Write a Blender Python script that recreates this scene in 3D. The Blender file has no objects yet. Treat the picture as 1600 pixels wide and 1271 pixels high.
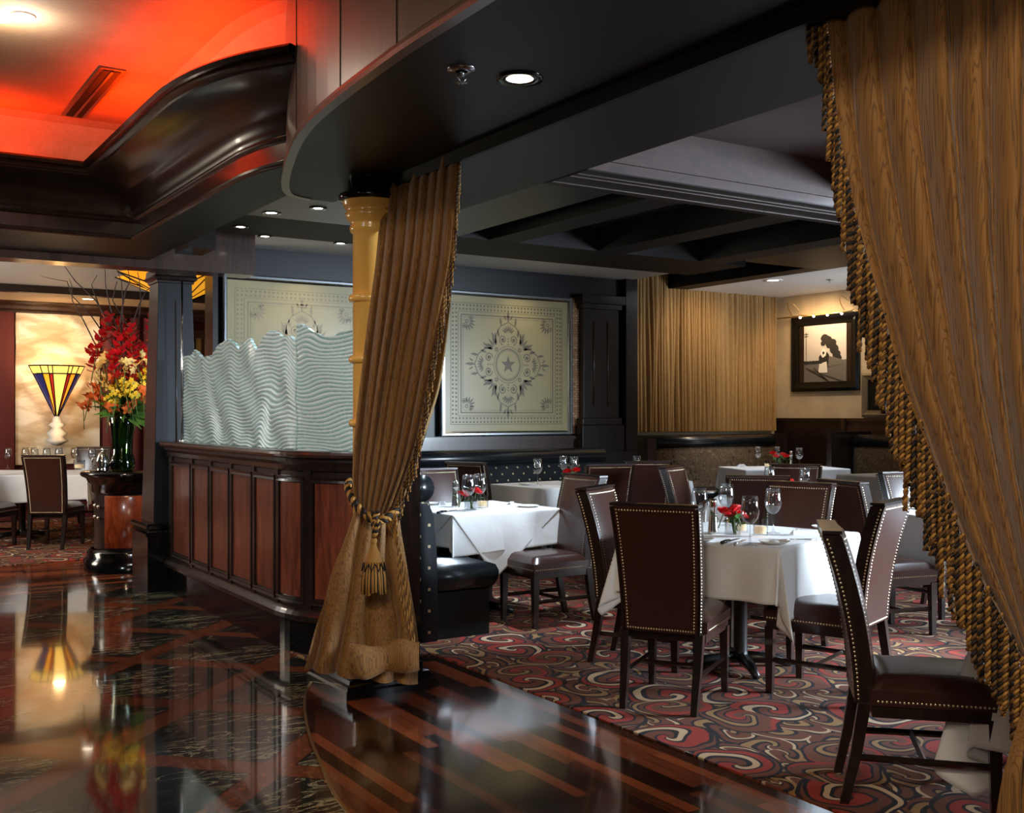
import bpy, bmesh, math, random
from math import sin, cos, pi, radians, sqrt, atan2
from mathutils import Vector, Matrix
random.seed(7)
SC = bpy.context.scene
COL = SC.collection
# ------------------------------------------------------------ camera
FPX, HOR, EYE = 1680.0, 648.0, 1.42
YAW = radians(32.74)
cd = bpy.data.cameras.new('camera'); cam = bpy.data.objects.new('camera', cd); COL.objects.link(cam)
cd.sensor_width = 36; cd.lens = 36*FPX/1600; cd.shift_y = (HOR-635.5)/1600; cd.clip_start = .05
cam.location = (0, 0, EYE); cam.rotation_euler = (pi/2, 0, -YAW)
SC.camera = cam
# ------------------------------------------------------------ world and exposure
w = bpy.data.worlds.new('world'); SC.world = w; w.use_nodes = True
w.node_tree.nodes['Background'].inputs[0].default_value = (.75, .82, 1, 1)
w.node_tree.nodes['Background'].inputs[1].default_value = .022
SC.view_settings.view_transform = 'Standard'; SC.view_settings.look = 'None'
SC.view_settings.exposure = 0; SC.view_settings.gamma = 1; SC.view_settings.use_curve_mapping = False
SC.cycles.max_bounces = 8; SC.cycles.transparent_max_bounces = 24
SC.cycles.sample_clamp_indirect = 4; SC.cycles.use_denoising = True
# ------------------------------------------------------------ lights
def light(kind, loc, to, power, col=(1, 1, 1), size=.3, sy=None, spot=60, blend=.6, spread=None):
    l = bpy.data.lights.new(kind.lower()+'_lamp', kind); l.energy = power; l.color = col
    if kind == 'AREA':
        l.size = size
        if sy: l.shape = 'RECTANGLE'; l.size_y = sy
        if spread: l.spread = radians(spread)
    else: l.shadow_soft_size = size
    if kind == 'SPOT': l.spot_size = radians(spot); l.spot_blend = blend
    o = bpy.data.objects.new(kind.lower()+'_lamp', l); COL.objects.link(o); o.location = loc
    d = Vector(to)-Vector(loc); o.rotation_euler = d.to_track_quat('-Z', 'Y').to_euler()
    return o
WARM = (1, .74, .45); TUNG = (1, .6, .28); COOL = (.72, .86, 1); NEU = (1, .93, .85)
light('AREA', (-1.6, -.6, 3.0), (2.3, 3.2, 1.2), 42, (1, .84, .64), 1.2, 1.2)       # hall lighting behind and left of the camera
light('SPOT', (-2.4, 3.4, 3.3), (2.4, 7.0, 1.2), 420, (.95, .97, 1), .12, spot=42, blend=.7)
light('SPOT', (-.6, .6, 3.35), (2.4, 5.0, 1.3), 150, (1, .86, .66), .12, spot=34, blend=.8)
light('SPOT', (-.5, -.2, 3.3), (2.5, 1.6, 1.1), 230, (1, .86, .66), .15, spot=70, blend=.7)       # hall lighting on the left
light('SPOT', (-1.6, 2.6, 2.0), (.75, 6.0, 3.45), 330, (1, .78, .52), .3, spot=50, blend=1)          # added uplight standing in for bounce on the tray ceiling
light('AREA', (9.4, .2, 1.7), (4.6, 4.4, .3), 300, COOL, 2.0, 1.4, spread=85)                   # daylight through the windows on the right
light('SPOT', (4.9, -1.2, 2.4), (4.3, 5.0, .5), 170, COOL, .35, spot=46, blend=.7)                   # daylight from the near side windows
light('SPOT', (5.2, 3.6, 2.8), (4.6, 4.2, .75), 430, COOL, .08, spot=62, blend=.8)
light('SPOT', (4.4, 5.9, 2.8), (3.9, 6.5, .75), 340, COOL, .08, spot=60, blend=.8)
light('SPOT', (6.9, 4.0, 2.8), (6.5, 4.1, .75), 430, COOL, .08, spot=62, blend=.8)
light('SPOT', (5.1, 2.2, 2.8), (4.3, 2.9, 0), 260, (1, .92, .85), .08, spot=75, blend=.8)
light('SPOT', (6.4, 8.3, 2.8), (5.9, 8.5, .75), 70, NEU, .08, spot=60, blend=.8)
light('SPOT', (6.3, 5.4, 2.8), (6.2, 5.9, .75), 110, COOL, .08, spot=60, blend=.8)
light('SPOT', (10.0, 8.6, 3.05), (10.1, 9.5, .75), 170, COOL, .08, spot=60, blend=.8)
# red cove lighting lying on the ledge of the ceiling tray
RED = (1, .04, .0)
for loc, sx, sy in (((-.6, 7.62, 3.12), 3.6, .1), ((1.62, 6.3, 3.12), .1, 2.4)):
    light('AREA', loc, (loc[0], loc[1], 4), 50*max(sx, sy)/3, RED, sx, sy).rotation_euler = (radians(160), 0, 0) if sx > sy else (0, radians(-160), 0)
# etched panel wall washers, partition glass, picture light, far room
for x in (3.9, 6.4): light('SPOT', (x, 9.35, 3.0), (x, 9.88, 1.9), 22, (1, .84, .52), .05, spot=85, blend=.9)
light('SPOT', (3.2, 7.0, 2.8), (2.42, 7.0, 1.4), 60, (.75, .92, 1), .06, spot=95, blend=.9)
light('SPOT', (1.3, 6.0, 3.3), (2.42, 7.2, 1.6), 130, (.8, .92, 1), .06, spot=60, blend=.9)
light('AREA', (11.3, 5.6, 1.9), (10.6, 9.0, 3.2), 26, (.85, .92, 1), 1.0, 1.0, spread=60)      # added cool uplight to brighten the white ceiling at far right
light('AREA', (11.25, 10.08, 2.82), (11.6, 10.08, 2.4), 5, TUNG, .8, .05)
light('SPOT', (10.9, 9.6, 3.05), (11.5, 10.2, 2.1), 60, WARM, .08, spot=110, blend=.9)
light('SPOT', (9.9, 9.9, 3.05), (9.9, 10.95, 1.8), 60, WARM, .08, spot=120, blend=.9)
light('AREA', (-1.6, 12.0, 1.9), (1.6, 12.4, 3.0), 110, (1, .86, .66), 1.2, 1.0)
light('AREA', (-1.2, 12.2, 2.6), (2.2, 13.4, .6), 50, (.8, .9, 1), .8, .8)
light('SPOT', (2.6, 14.3, 2.7), (2.6, 15.6, 2.1), 75, WARM, .1, spot=100, blend=.9)
light('SPOT', (1.6, 8.9, 2.5), (2.35, 10.2, 1.4), 80, WARM, .06, spot=60, blend=.8)

# ------------------------------------------------------------ photograph measurements to places
FW = (sin(YAW), cos(YAW)); RT = (cos(YAW), -sin(YAW))
def wz(px, py, z):
    u = (px-800)/FPX*z
    return Vector((u*RT[0]+z*FW[0], u*RT[1]+z*FW[1], EYE+(HOR-py)/FPX*z))
def wh(px, py, h): return wz(px, py, (EYE-h)*FPX/(py-HOR))
def wx(px, py, X):
    t = (px-800)/FPX; return wz(px, py, X/(t*RT[0]+FW[0]))
def wy(px, py, Y):
    t = (px-800)/FPX; return wz(px, py, Y/(t*RT[1]+FW[1]))

# ------------------------------------------------------------ materials
class NT:
    def __init__(s, name):
        s.m = bpy.data.materials.new(name); s.m.use_nodes = True; s.t = s.m.node_tree
        s.b = s.t.nodes['Principled BSDF']; s.out = s.t.nodes['Material Output']
    def n(s, typ, **k):
        n = s.t.nodes.new('ShaderNode'+typ)
        for a, v in k.items():
            if a.startswith('i_'):
                key = a[2:]; key = int(key) if key.isdigit() else key
                s.inp(n, key, v)
            else: setattr(n, a, v)
        return n
    def inp(s, n, key, v):
        i = n.inputs[key]
        if isinstance(v, bpy.types.NodeSocket): s.t.links.new(v, i)
        else: i.default_value = v
    def math(s, op, a, b=0, c=0):
        n = s.n('Math', operation=op); s.inp(n, 0, a); s.inp(n, 1, b); s.inp(n, 2, c); return n.outputs[0]
    def ramp(s, f, stops, const=False):
        n = s.n('ValToRGB'); s.inp(n, 0, f); r = n.color_ramp
        if const: r.interpolation = 'CONSTANT'
        while len(r.elements) < len(stops): r.elements.new(.5)
        for e, (p, c) in zip(r.elements, stops): e.position = p; e.color = (*c, 1)
        return n.outputs[0]
    def mix(s, f, a, b):
        n = s.n('MixRGB'); s.inp(n, 0, f)
        for i, v in ((1, a), (2, b)): s.inp(n, i, v if isinstance(v, bpy.types.NodeSocket) else (*v, 1))
        return n.outputs[0]
    def co(s, scale=(1, 1, 1), rot=(0, 0, 0), obj=True):
        g = s.n('TexCoord') if obj else s.n('NewGeometry')
        m = s.n('Mapping'); s.inp(m, 0, g.outputs['Object' if obj else 'Position'])
        m.inputs['Scale'].default_value = scale; m.inputs['Rotation'].default_value = rot
        return m.outputs[0]
    def noise(s, v, sc=5, det=3, rough=.5, dist=0):
        n = s.n('TexNoise'); s.inp(n, 'Vector', v); n.inputs['Scale'].default_value = sc
        n.inputs['Detail'].default_value = det; n.inputs['Roughness'].default_value = rough; n.inputs['Distortion'].default_value = dist
        return n.outputs[0]
    def set(s, col=None, rough=None, metal=None, **k):
        if col is not None: s.inp(s.b, 'Base Color', col if isinstance(col, bpy.types.NodeSocket) else (*col, 1))
        if rough is not None: s.inp(s.b, 'Roughness', rough)
        if metal is not None: s.inp(s.b, 'Metallic', metal)
        for a, v in k.items(): s.inp(s.b, a.replace('_', ' '), v)
        return s
    def bump(s, h, st=.3, dist=.01):
        n = s.n('Bump'); s.inp(n, 'Height', h); n.inputs['Strength'].default_value = st; n.inputs['Distance'].default_value = dist
        s.inp(s.b, 'Normal', n.outputs[0]); return s
M = {}
def plain(name, col, rough=.5, metal=0, **k):
    t = NT(name).set(col, rough, metal, **k); M[name] = t.m; return t
def wood(name, c0, c1, rough=.25, sc=(3, 3, .5), coat=.5, contrast=(.35, .7)):
    t = NT(name); v = t.co(sc, obj=False)
    n = t.noise(v, 6, 5, .6, 1.2); n2 = t.noise(t.co(tuple(4*a for a in sc), obj=False), 14, 2)
    f = t.math('ADD', t.math('MULTIPLY', n, .8), t.math('MULTIPLY', n2, .2))
    t.set(t.ramp(f, [(contrast[0], c0), (contrast[1], c1)]), rough, 0, Coat_Weight=coat, Coat_Roughness=.12)
    t.bump(n2, .04, .002); M[name] = t.m
wood('dark_mahogany', (.008, .0045, .0035), (.026, .013, .009), .28)
wood('brown_mahogany', (.03, .014, .009), (.075, .033, .02), .3)
wood('red_mahogany', (.07, .014, .006), (.26, .062, .024), .3, (2.5, 2.5, .35))
wood('cherry_burl', (.16, .022, .006), (.42, .085, .02), .25, (2, 2, .8))
wood('fascia_veneer', (.10, .065, .05), (.17, .115, .09), .33, (14, 14, .6), .2, (.3, .7))
wood('coffer_veneer', (.036, .012, .009), (.075, .027, .020), .5, (1, 2, 2), .05)
plain('soffit_lacquer', (.0095, .0085, .0055), .45, Specular_IOR_Level=.25)
plain('dark_beam', (.008, .005, .004), .6, Specular_IOR_Level=.25)
plain('blue_black_lacquer', (.008, .0088, .0125), .35)
plain('black_gloss', (.004, .004, .004), .12)
plain('black_paint', (.005, .005, .005), .55, Specular_IOR_Level=.25)
plain('steel', (.45, .48, .52), .22, 1)
plain('silver', (.8, .78, .74), .15, 1)
plain('brass', (.75, .55, .25), .28, 1)
plain('nail_brass', (.62, .52, .36), .3, 1)
plain('iron', (.01, .01, .011), .35)
plain('china', (.82, .78, .72), .2)
plain('wax', (.9, .75, .5), .4)
plain('candle_glow', (1, .75, .4), .5, Emission_Color=(1, .75, .45, 1), Emission_Strength=.35)
plain('leaf', (.05, .16, .025), .45)
plain('stem', (.08, .14, .03), .5)
plain('twig', (.07, .04, .03), .7)
plain('rose_red', (.75, .006, .01), .5)
plain('petal_red', (.62, .008, .015), .45)
plain('petal_yellow', (.85, .62, .04), .5)
plain('petal_orange', (.8, .17, .04), .5)
plain('petal_pale', (.8, .6, .22), .5)
plain('white_paint', (.72, .70, .66), .6)
plain('cream_paint', (.74, .58, .38), .6)
plain('white_plastic', (.7, .7, .68), .4)
plain('lamp_white', (1, .9, .75), .5, Emission_Color=(1, .85, .62, 1), Emission_Strength=12)
plain('ceramic_mat', (.75, .73, .68), .8)
plain('photo_sky', (.62, .60, .58), .5); plain('photo_dark', (.03, .028, .026), .5); plain('photo_mid', (.16, .15, .14), .5)
plain('photo_light', (.8, .8, .78), .5); plain('bronze_frame', (.22, .17, .10), .4, .3)
plain('wine_drape', (.10, .012, .012), .8)
t = plain('mocha_leather', (.040, .013, .009), .3, Coat_Weight=.5, Coat_Roughness=.22); t.bump(t.noise(t.co((1, 1, 1)), 140, 2), .12, .002)
t = plain('black_leather', (.010, .013, .016), .27, Coat_Weight=.3, Coat_Roughness=.2); t.bump(t.noise(t.co((1, 1, 1)), 100, 2), .1, .002)
t = plain('linen', (.84, .84, .85), .85, Sheen_Weight=.2); t.bump(t.noise(t.co((1, 1, 1)), 8, 4), .25, .02)
# gold curtain cloth with a moire grain
def curtain_mat(name, c0, c1, sc=1, rot=0):
    t = NT(name); v = t.co((26*sc, 26*sc, 1.0*sc), (rot, 0, 0))
    n = t.noise(v, 1.2, 2, .5, .25)
    wv = t.math('FRACT', t.math('MULTIPLY', n, 9)); tri = t.math('ABSOLUTE', t.math('SUBTRACT', wv, .5))
    t.set(t.ramp(tri, [(.02, c0), (.22, c1)]), .72, 0, Sheen_Weight=.25, Sheen_Roughness=.4)
    t.bump(tri, .35, .004); M[name] = t.m
curtain_mat('gold_moire', (.15, .062, .014), (.30, .14, .034))
curtain_mat('pale_moire', (.22, .125, .038), (.34, .20, .066), 1.5)
plain('gold_cord', (.48, .24, .05), .6); plain('pale_cord', (.62, .42, .16), .6); plain('dark_cord', (.02, .013, .012), .6)
# onyx column
t = plain('onyx', (.72, .40, .12), .25, Coat_Weight=.5)
t.set(t.ramp(t.noise(t.co((1, 1, .4)), 5, 4), [(.3, (.85, .42, .075)), (.7, (.95, .56, .14))]), .25, Subsurface_Weight=.25, Subsurface_Radius=(.1, .05, .02))
# dotted upholstery
t = NT('dotted_fabric'); g = t.n('NewGeometry'); sp = t.n('SeparateXYZ'); t.inp(sp, 0, g.outputs['Position'])
a = t.math('ADD', sp.outputs[0], sp.outputs[1]); z = sp.outputs[2]
U = t.math('MULTIPLY', a, 15.0); V = t.math('MULTIPLY', z, 15.0)
du = t.math('SUBTRACT', t.math('FRACT', t.math('MULTIPLY', t.math('ADD', U, V), .5)), .5)
dv = t.math('SUBTRACT', t.math('FRACT', t.math('MULTIPLY', t.math('SUBTRACT', U, V), .5)), .5)
d = t.math('ADD', t.math('ABSOLUTE', du), t.math('ABSOLUTE', dv))
t.set(t.mix(t.math('LESS_THAN', d, .13), (.006, .008, .012), (.62, .48, .26)), .7); M['dotted_fabric'] = t.m
# tapestry upholstery
t = NT('tapestry'); v = t.co((1, 1, 1), obj=False); n = t.noise(v, 13, 3, .5, 2.2)
t.set(t.ramp(n, [(.36, (.035, .022, .012)), (.45, (.16, .11, .06)), (.55, (.10, .055, .03)), (.64, (.22, .16, .09))]), .8); M['tapestry'] = t.m
# tray ceiling cloth
t = NT('tray_ceiling'); v = t.co((1, 1, 1), obj=False); n = t.noise(v, 3, 4, .6); n2 = t.noise(t.co((4, 14, 1), obj=False), 10, 3)
t.set(t.ramp(t.math('ADD', t.math('MULTIPLY', n, .6), t.math('MULTIPLY', n2, .4)), [(.35, (.25, .17, .11)), (.65, (.34, .25, .16))]), .85); M['tray_ceiling'] = t.m
# plaster wall
t = NT('cream_plaster'); n = t.noise(t.co((1, 1, 1), obj=False), 4, 4, .6)
t.set(t.ramp(n, [(.35, (.55, .44, .29)), (.65, (.66, .55, .38))]), .8); M['cream_plaster'] = t.m
# portoro marble with diagonal timber strips
t = NT('marble_floor'); g = t.n('NewGeometry'); sp = t.n('SeparateXYZ'); t.inp(sp, 0, g.outputs['Position'])
X, Y = sp.outputs[0], sp.outputs[1]
S = .8
p = t.math('MULTIPLY', t.math('ADD', X, Y), .70711); q = t.math('MULTIPLY', t.math('SUBTRACT', Y, X), .70711)
def near(val, off):
    f = t.math('FRACT', t.math('ADD', t.math('DIVIDE', t.math('SUBTRACT', val, off), S), .5)); return t.math('ABSOLUTE', t.math('SUBTRACT', f, .5))
dp, dq = near(p, 4.0-4*S), near(q, 1.85-8*S)
strip = t.math('LESS_THAN', t.math('MINIMUM', dp, dq), .085)
joint = t.math('LESS_THAN', t.math('ABSOLUTE', t.math('SUBTRACT', t.math('MINIMUM', dp, dq), .085)), .004)
n = t.noise(t.co((.9, 3.2, 1), (0, 0, .25), obj=False), 1.9, 8, .68, 1.6)
vein = t.math('ABSOLUTE', t.math('SUBTRACT', n, .5))
patch = t.noise(t.co((1, 1, 1), obj=False), 1.5, 2)
vm = t.math('MULTIPLY', t.math('SUBTRACT', 1, t.math('MULTIPLY', t.math('MINIMUM', vein, .018), 54)), t.ramp(patch, [(.40, (.08,)*3), (.57, (1,)*3)]))
marb = t.mix(vm, (.010, .012, .011), (.62, .52, .30))
wn = t.noise(t.co((9, 9, 1), obj=False), 3, 4, .6, .5)
wd = t.ramp(wn, [(.3, (.09, .026, .012)), (.7, (.27, .078, .03))])
c = t.mix(strip, marb, wd); c = t.mix(joint, c, (.01, .006, .004))
t.set(c, .07, Specular_IOR_Level=.5, Coat_Weight=.3, Coat_Roughness=.03)
t.bump(t.noise(t.co((1, 1, 1), obj=False), 2.5, 2), .04, .01); M['marble_floor'] = t.m
def planks(name, swap, lite):
    t = NT(name); g = t.n('NewGeometry'); sp = t.n('SeparateXYZ'); t.inp(sp, 0, g.outputs['Position'])
    X, Y = (sp.outputs[1], sp.outputs[0]) if swap else (sp.outputs[0], sp.outputs[1])
    cx = t.math('DIVIDE', X, .062); ci = t.math('FLOOR', cx)
    wn = t.n('TexWhiteNoise', noise_dimensions='1D'); t.inp(wn, 'W', ci)
    ly = t.math('ADD', t.math('DIVIDE', Y, 1.0), t.math('MULTIPLY', wn.outputs[0], 7.3)); li = t.math('FLOOR', ly)
    cb = t.n('CombineXYZ'); t.inp(cb, 0, ci); t.inp(cb, 1, li)
    w2 = t.n('TexWhiteNoise', noise_dimensions='2D'); t.inp(w2, 'Vector', cb.outputs[0])
    gr = t.noise(t.co((2, 24, 1) if swap else (24, 2, 1), obj=False), 3, 4, .6)
    f = t.math('ADD', t.math('MULTIPLY', w2.outputs[0], .75), t.math('MULTIPLY', gr, .3))
    c = t.ramp(f, [(.1, (.012*lite, .005*lite, .003*lite)), (.55, (.035*lite, .011*lite, .006*lite)), (.68, (.15*lite, .036*lite, .014*lite)), (.95, (.24*lite, .06*lite, .02*lite))])
    e = t.math('MINIMUM', t.math('ABSOLUTE', t.math('SUBTRACT', t.math('FRACT', t.math('ADD', cx, .5)), .5)), t.math('MULTIPLY', t.math('ABSOLUTE', t.math('SUBTRACT', t.math('FRACT', t.math('ADD', ly, .5)), .5)), 12))
    c = t.mix(t.math('LESS_THAN', e, .02), c, (.004, .002, .002))
    t.set(c, .12, Coat_Weight=.5, Coat_Roughness=.07); M[name] = t.m
planks('plank_floor', False, 1.25); planks('plank_floor_across', True, 3)
# scrolled carpet
t = NT('scroll_carpet'); g = t.n('NewGeometry'); mp = t.n('Mapping'); t.inp(mp, 0, g.outputs['Position'])
mp.inputs['Scale'].default_value = (2.6, 2.6, 0)
nz = t.n('TexNoise'); t.inp(nz, 'Vector', mp.outputs[0]); nz.inputs['Scale'].default_value = 1.3; nz.inputs['Detail'].default_value = 1
va = t.n('VectorMath', operation='MULTIPLY_ADD'); t.inp(va, 0, nz.outputs['Color']); va.inputs[1].default_value = (.5, .5, 0); t.inp(va, 2, mp.outputs[0])
def spiral(vec, rnd, turns, sgn):
    vo = t.n('TexVoronoi', voronoi_dimensions='2D'); t.inp(vo, 'Vector', vec); vo.inputs['Scale'].default_value = 1; vo.inputs['Randomness'].default_value = rnd
    sb = t.n('VectorMath', operation='SUBTRACT'); t.inp(sb, 0, vec); t.inp(sb, 1, vo.outputs['Position'])
    sp = t.n('SeparateXYZ'); t.inp(sp, 0, sb.outputs[0])
    an = t.math('DIVIDE', t.math('ARCTAN2', sp.outputs[1], sp.outputs[0]), 2*pi)
    sc = t.n('SeparateColor'); t.inp(sc, 0, vo.outputs['Color'])
    hand = t.math('SUBTRACT', t.math('MULTIPLY', t.math('GREATER_THAN', sc.outputs[0], .5), 2), 1)
    ph = t.math('ADD', t.math('MULTIPLY', an, hand), t.math('ADD', t.math('MULTIPLY', vo.outputs['Distance'], turns), sc.outputs[1]))
    return t.math('FRACT', ph), vo.outputs['Distance'], sc.outputs[2]
ph, dist, rc = spiral(va.outputs[0], .75, 2.1, 1)
BK, RD, CR, BR, GD = (.012, .008, .012), (.32, .03, .016), (.60, .42, .26), (.15, .045, .022), (.34, .19, .07)
c1 = t.ramp(ph, [(0, BK), (.08, CR), (.26, BK), (.34, RD), (.62, BK), (.70, BR), (.95, BK)], True)
c2 = t.ramp(ph, [(0, BK), (.07, GD), (.2, BK), (.28, BR), (.6, RD), (.8, BK), (.86, BR)], True)
cc = t.mix(t.math('GREATER_THAN', rc, .55), c1, c2)
mp2 = t.n('VectorMath', operation='MULTIPLY_ADD'); t.inp(mp2, 0, va.outputs[0]); mp2.inputs[1].default_value = (2.1, 1.3, 1); mp2.inputs[2].default_value = (3.3, 1.7, 0)
ph2, d2, rc2 = spiral(mp2.outputs[0], 1, 1.2, 1)
bg = t.ramp(ph2, [(0, BK), (.12, GD), (.3, BK), (.38, BR), (.66, CR), (.74, BK), (.82, BR)], True)
cc = t.mix(t.math('GREATER_THAN', dist, .5), cc, bg)
cc = t.mix(t.math('LESS_THAN', t.math('ABSOLUTE', t.math('SUBTRACT', dist, .5)), .022), cc, BK)
t.set(cc, .95); t.bump(t.noise(t.co((1, 1, 1), obj=False), 250, 2), .3, .004); M['scroll_carpet'] = t.m
# glass
def thin_glass(name, tint, rough=.03, k=.12, base=.02):
    t = NT(name); tr = t.n('BsdfTransparent'); tr.inputs[0].default_value = (*tint, 1)
    gl = t.n('BsdfGlossy'); gl.inputs[1].default_value = rough
    lw = t.n('LayerWeight'); lw.inputs[0].default_value = .35
    f = t.math('ADD', t.math('MULTIPLY', t.math('POWER', lw.outputs[1], 2), .75), base)
    mx = t.n('MixShader'); t.inp(mx, 0, f); t.inp(mx, 1, tr.outputs[0]); t.inp(mx, 2, gl.outputs[0])
    t.inp(t.out, 0, mx.outputs[0]); M[name] = t.m; return t
thin_glass('clear_glass', (.96, .97, .98), .02, base=.13); thin_glass('green_glass', (.38, .5, .22), .03, base=.08)
t = NT('carved_glass'); at_ = t.n('Attribute', attribute_name='groove'); t.set(t.ramp(at_.outputs['Fac'], [(.0, (.10, .24, .21)), (.3, (.40, .62, .58)), (.7, (.84, .97, .95))]), .25, 0, Transmission_Weight=.22, IOR=1.3, Specular_IOR_Level=.9, Coat_Weight=.4); M['carved_glass'] = t.m
t = NT('frosted_glass'); n = t.noise(t.co((.8, .8, .8), obj=False), 1.2, 2)
t.set(t.ramp(n, [(.3, (.36, .30, .14)), (.7, (.54, .45, .23))]), .3, 0, Coat_Weight=.5, Coat_Roughness=.1); M['frosted_glass'] = t.m
plain('etching', (.17, .135, .08), .4); plain('etching_reflection', (.34, .27, .16), .4)  # the paler copy has a warm reflection put into its colour
def art_glass(name, c, e): plain(name, c, .3, Emission_Color=(*c, 1), Emission_Strength=e)
art_glass('amber_glass', (1, .36, .02), 1.0); art_glass('yellow_glass', (1, .62, .12), 1.35); art_glass('ruby_glass', (.5, .02, .01), .6)
art_glass('cobalt_glass', (.03, .03, .14), .35); art_glass('pendant_glass', (1, .42, .02), .75)
# mural
t = NT('cloud_mural'); n = t.noise(t.co((1, 1, 2.6), obj=False), 2.0, 5, .55, .6)
t.set(t.ramp(n, [(.35, (.50, .36, .22)), (.5, (.66, .54, .38)), (.62, (.85, .78, .66))]), .8); t.bump(n, .3, .03); M['cloud_mural'] = t.m
t = NT('lit_brick'); bt = t.n('TexBrick'); t.inp(bt, 'Vector', t.co((1, 1, 1), (pi/2, 0, 0), obj=False)); bt.inputs['Scale'].default_value = 9
bt.inputs['Color1'].default_value = (.5, .22, .1, 1); bt.inputs['Color2'].default_value = (.75, .5, .3, 1); bt.inputs['Mortar'].default_value = (.1, .05, .03, 1)
t.set(bt.outputs[0], .7); M['lit_brick'] = t.m

# ------------------------------------------------------------ mesh helpers
class MB:
    def __init__(s): s.v = []; s.f = []; s.mi = []; s.sm = []; s.cur = 0; s.xf = None
    def add(s, vs, fs, smooth=False):
        b = len(s.v)
        if s.xf is not None: vs = [s.xf @ Vector(v) for v in vs]
        s.v += [tuple(v) for v in vs]
        for f in fs: s.f.append([b+i for i in f]); s.mi.append(s.cur); s.sm.append(smooth)
        return s
    def box(s, c, d, rz=0, taper=0):
        x, y, z = (a/2 for a in d); cs, sn = cos(rz), sin(rz); vs = []
        for k in (-1, 1):
            q = 1-taper if k > 0 else 1
            for a, b in ((-1, -1), (1, -1), (1, 1), (-1, 1)):
                X, Y = a*x*q, b*y*q; vs.append((c[0]+X*cs-Y*sn, c[1]+X*sn+Y*cs, c[2]+k*z))
        return s.add(vs, [(3, 2, 1, 0), (4, 5, 6, 7), (0, 1, 5, 4), (1, 2, 6, 5), (2, 3, 7, 6), (3, 0, 4, 7)])
    def b2(s, x0, x1, y0, y1, z0, z1): return s.box(((x0+x1)/2, (y0+y1)/2, (z0+z1)/2), (x1-x0, y1-y0, z1-z0))
    def prism(s, pts, z0, z1):
        n = len(pts)
        vs = [(x, y, z0) for x, y in pts]+[(x, y, z1) for x, y in pts]
        return s.add(vs, [tuple(range(n))[::-1], tuple(range(n, 2*n))]+[(i, (i+1) % n, n+(i+1) % n, n+i) for i in range(n)])
    def lathe(s, prof, c=(0, 0, 0), n=24, smooth=True, a0=0, a1=2*pi):
        full = abs(a1-a0-2*pi) < 1e-6; m = n if full else n+1; vs = []
        for r, z in prof:
            for i in range(m):
                a = a0+(a1-a0)*i/n; vs.append((c[0]+r*cos(a), c[1]+r*sin(a), c[2]+z))
        fs = []
        for j in range(len(prof)-1):
            for i in range(n):
                k = (i+1) % m; fs.append((j*m+i, j*m+k, (j+1)*m+k, (j+1)*m+i))
        return s.add(vs, fs, smooth)
    def tube(s, path, r, n=6, cap=True, smooth=True):
        path = [Vector(p) for p in path]; m = len(path)
        rs = r if isinstance(r, (list, tuple)) else [r]*m
        t0 = (path[1]-path[0]).normalized(); up = Vector((0, 0, 1)) if abs(t0.z) < .9 else Vector((1, 0, 0))
        a = t0.cross(up).normalized(); vs = []
        for i, p in enumerate(path):
            tn = (path[min(i+1, m-1)]-path[max(i-1, 0)])
            if tn.length < 1e-9: tn = t0
            tn.normalize(); a = (a-tn*a.dot(tn)).normalized(); b = tn.cross(a)
            for k in range(n):
                q = 2*pi*k/n; vs.append(p+(a*cos(q)+b*sin(q))*rs[i])
        fs = [(i*n+k, i*n+(k+1) % n, (i+1)*n+(k+1) % n, (i+1)*n+k) for i in range(m-1) for k in range(n)]
        if cap: fs += [tuple(range(n))[::-1], tuple(range((m-1)*n, m*n))]
        return s.add(vs, fs, smooth)
    def grid(s, fn, nu, nv, smooth=True):
        vs = [fn(i/nu, j/nv) for j in range(nv+1) for i in range(nu+1)]
        fs = [(j*(nu+1)+i, j*(nu+1)+i+1, (j+1)*(nu+1)+i+1, (j+1)*(nu+1)+i) for j in range(nv) for i in range(nu)]
        return s.add(vs, fs, smooth)
    def sphere(s, c, r, n=10, m=6, sc=(1, 1, 1)):
        def fn(u, v):
            a = 2*pi*u; b = pi*(v-.5); return (c[0]+r*sc[0]*cos(a)*cos(b), c[1]+r*sc[1]*sin(a)*cos(b), c[2]+r*sc[2]*sin(b))
        return s.grid(fn, n, m)
    def sweep(s, path, prof, closed_prof=False, smooth=False, caps=False):
        # path: plan polyline; prof: (offset to the left of travel, height)
        n = len(path); P = [Vector((p[0], p[1])) for p in path]; nr = []
        for i in range(n):
            a = (P[i]-P[i-1]).normalized() if i else None; b = (P[i+1]-P[i]).normalized() if i < n-1 else None
            if a is None: a = b
            if b is None: b = a
            na, nb = Vector((-a.y, a.x)), Vector((-b.y, b.x)); m = (na+nb).normalized(); nr.append(m/max(.4, m.dot(na)))
        k = len(prof); vs = [(P[i].x+nr[i].x*d, P[i].y+nr[i].y*d, h) for i in range(n) for d, h in prof]
        fs = [(i*k+j, (i+1)*k+j, (i+1)*k+(j+1) % k, i*k+(j+1) % k) for i in range(n-1) for j in range(k if closed_prof else k-1)]
        if caps: fs += [tuple(range(k)), tuple(range((n-1)*k, n*k))[::-1]]
        return s.add(vs, fs, smooth)
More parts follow.
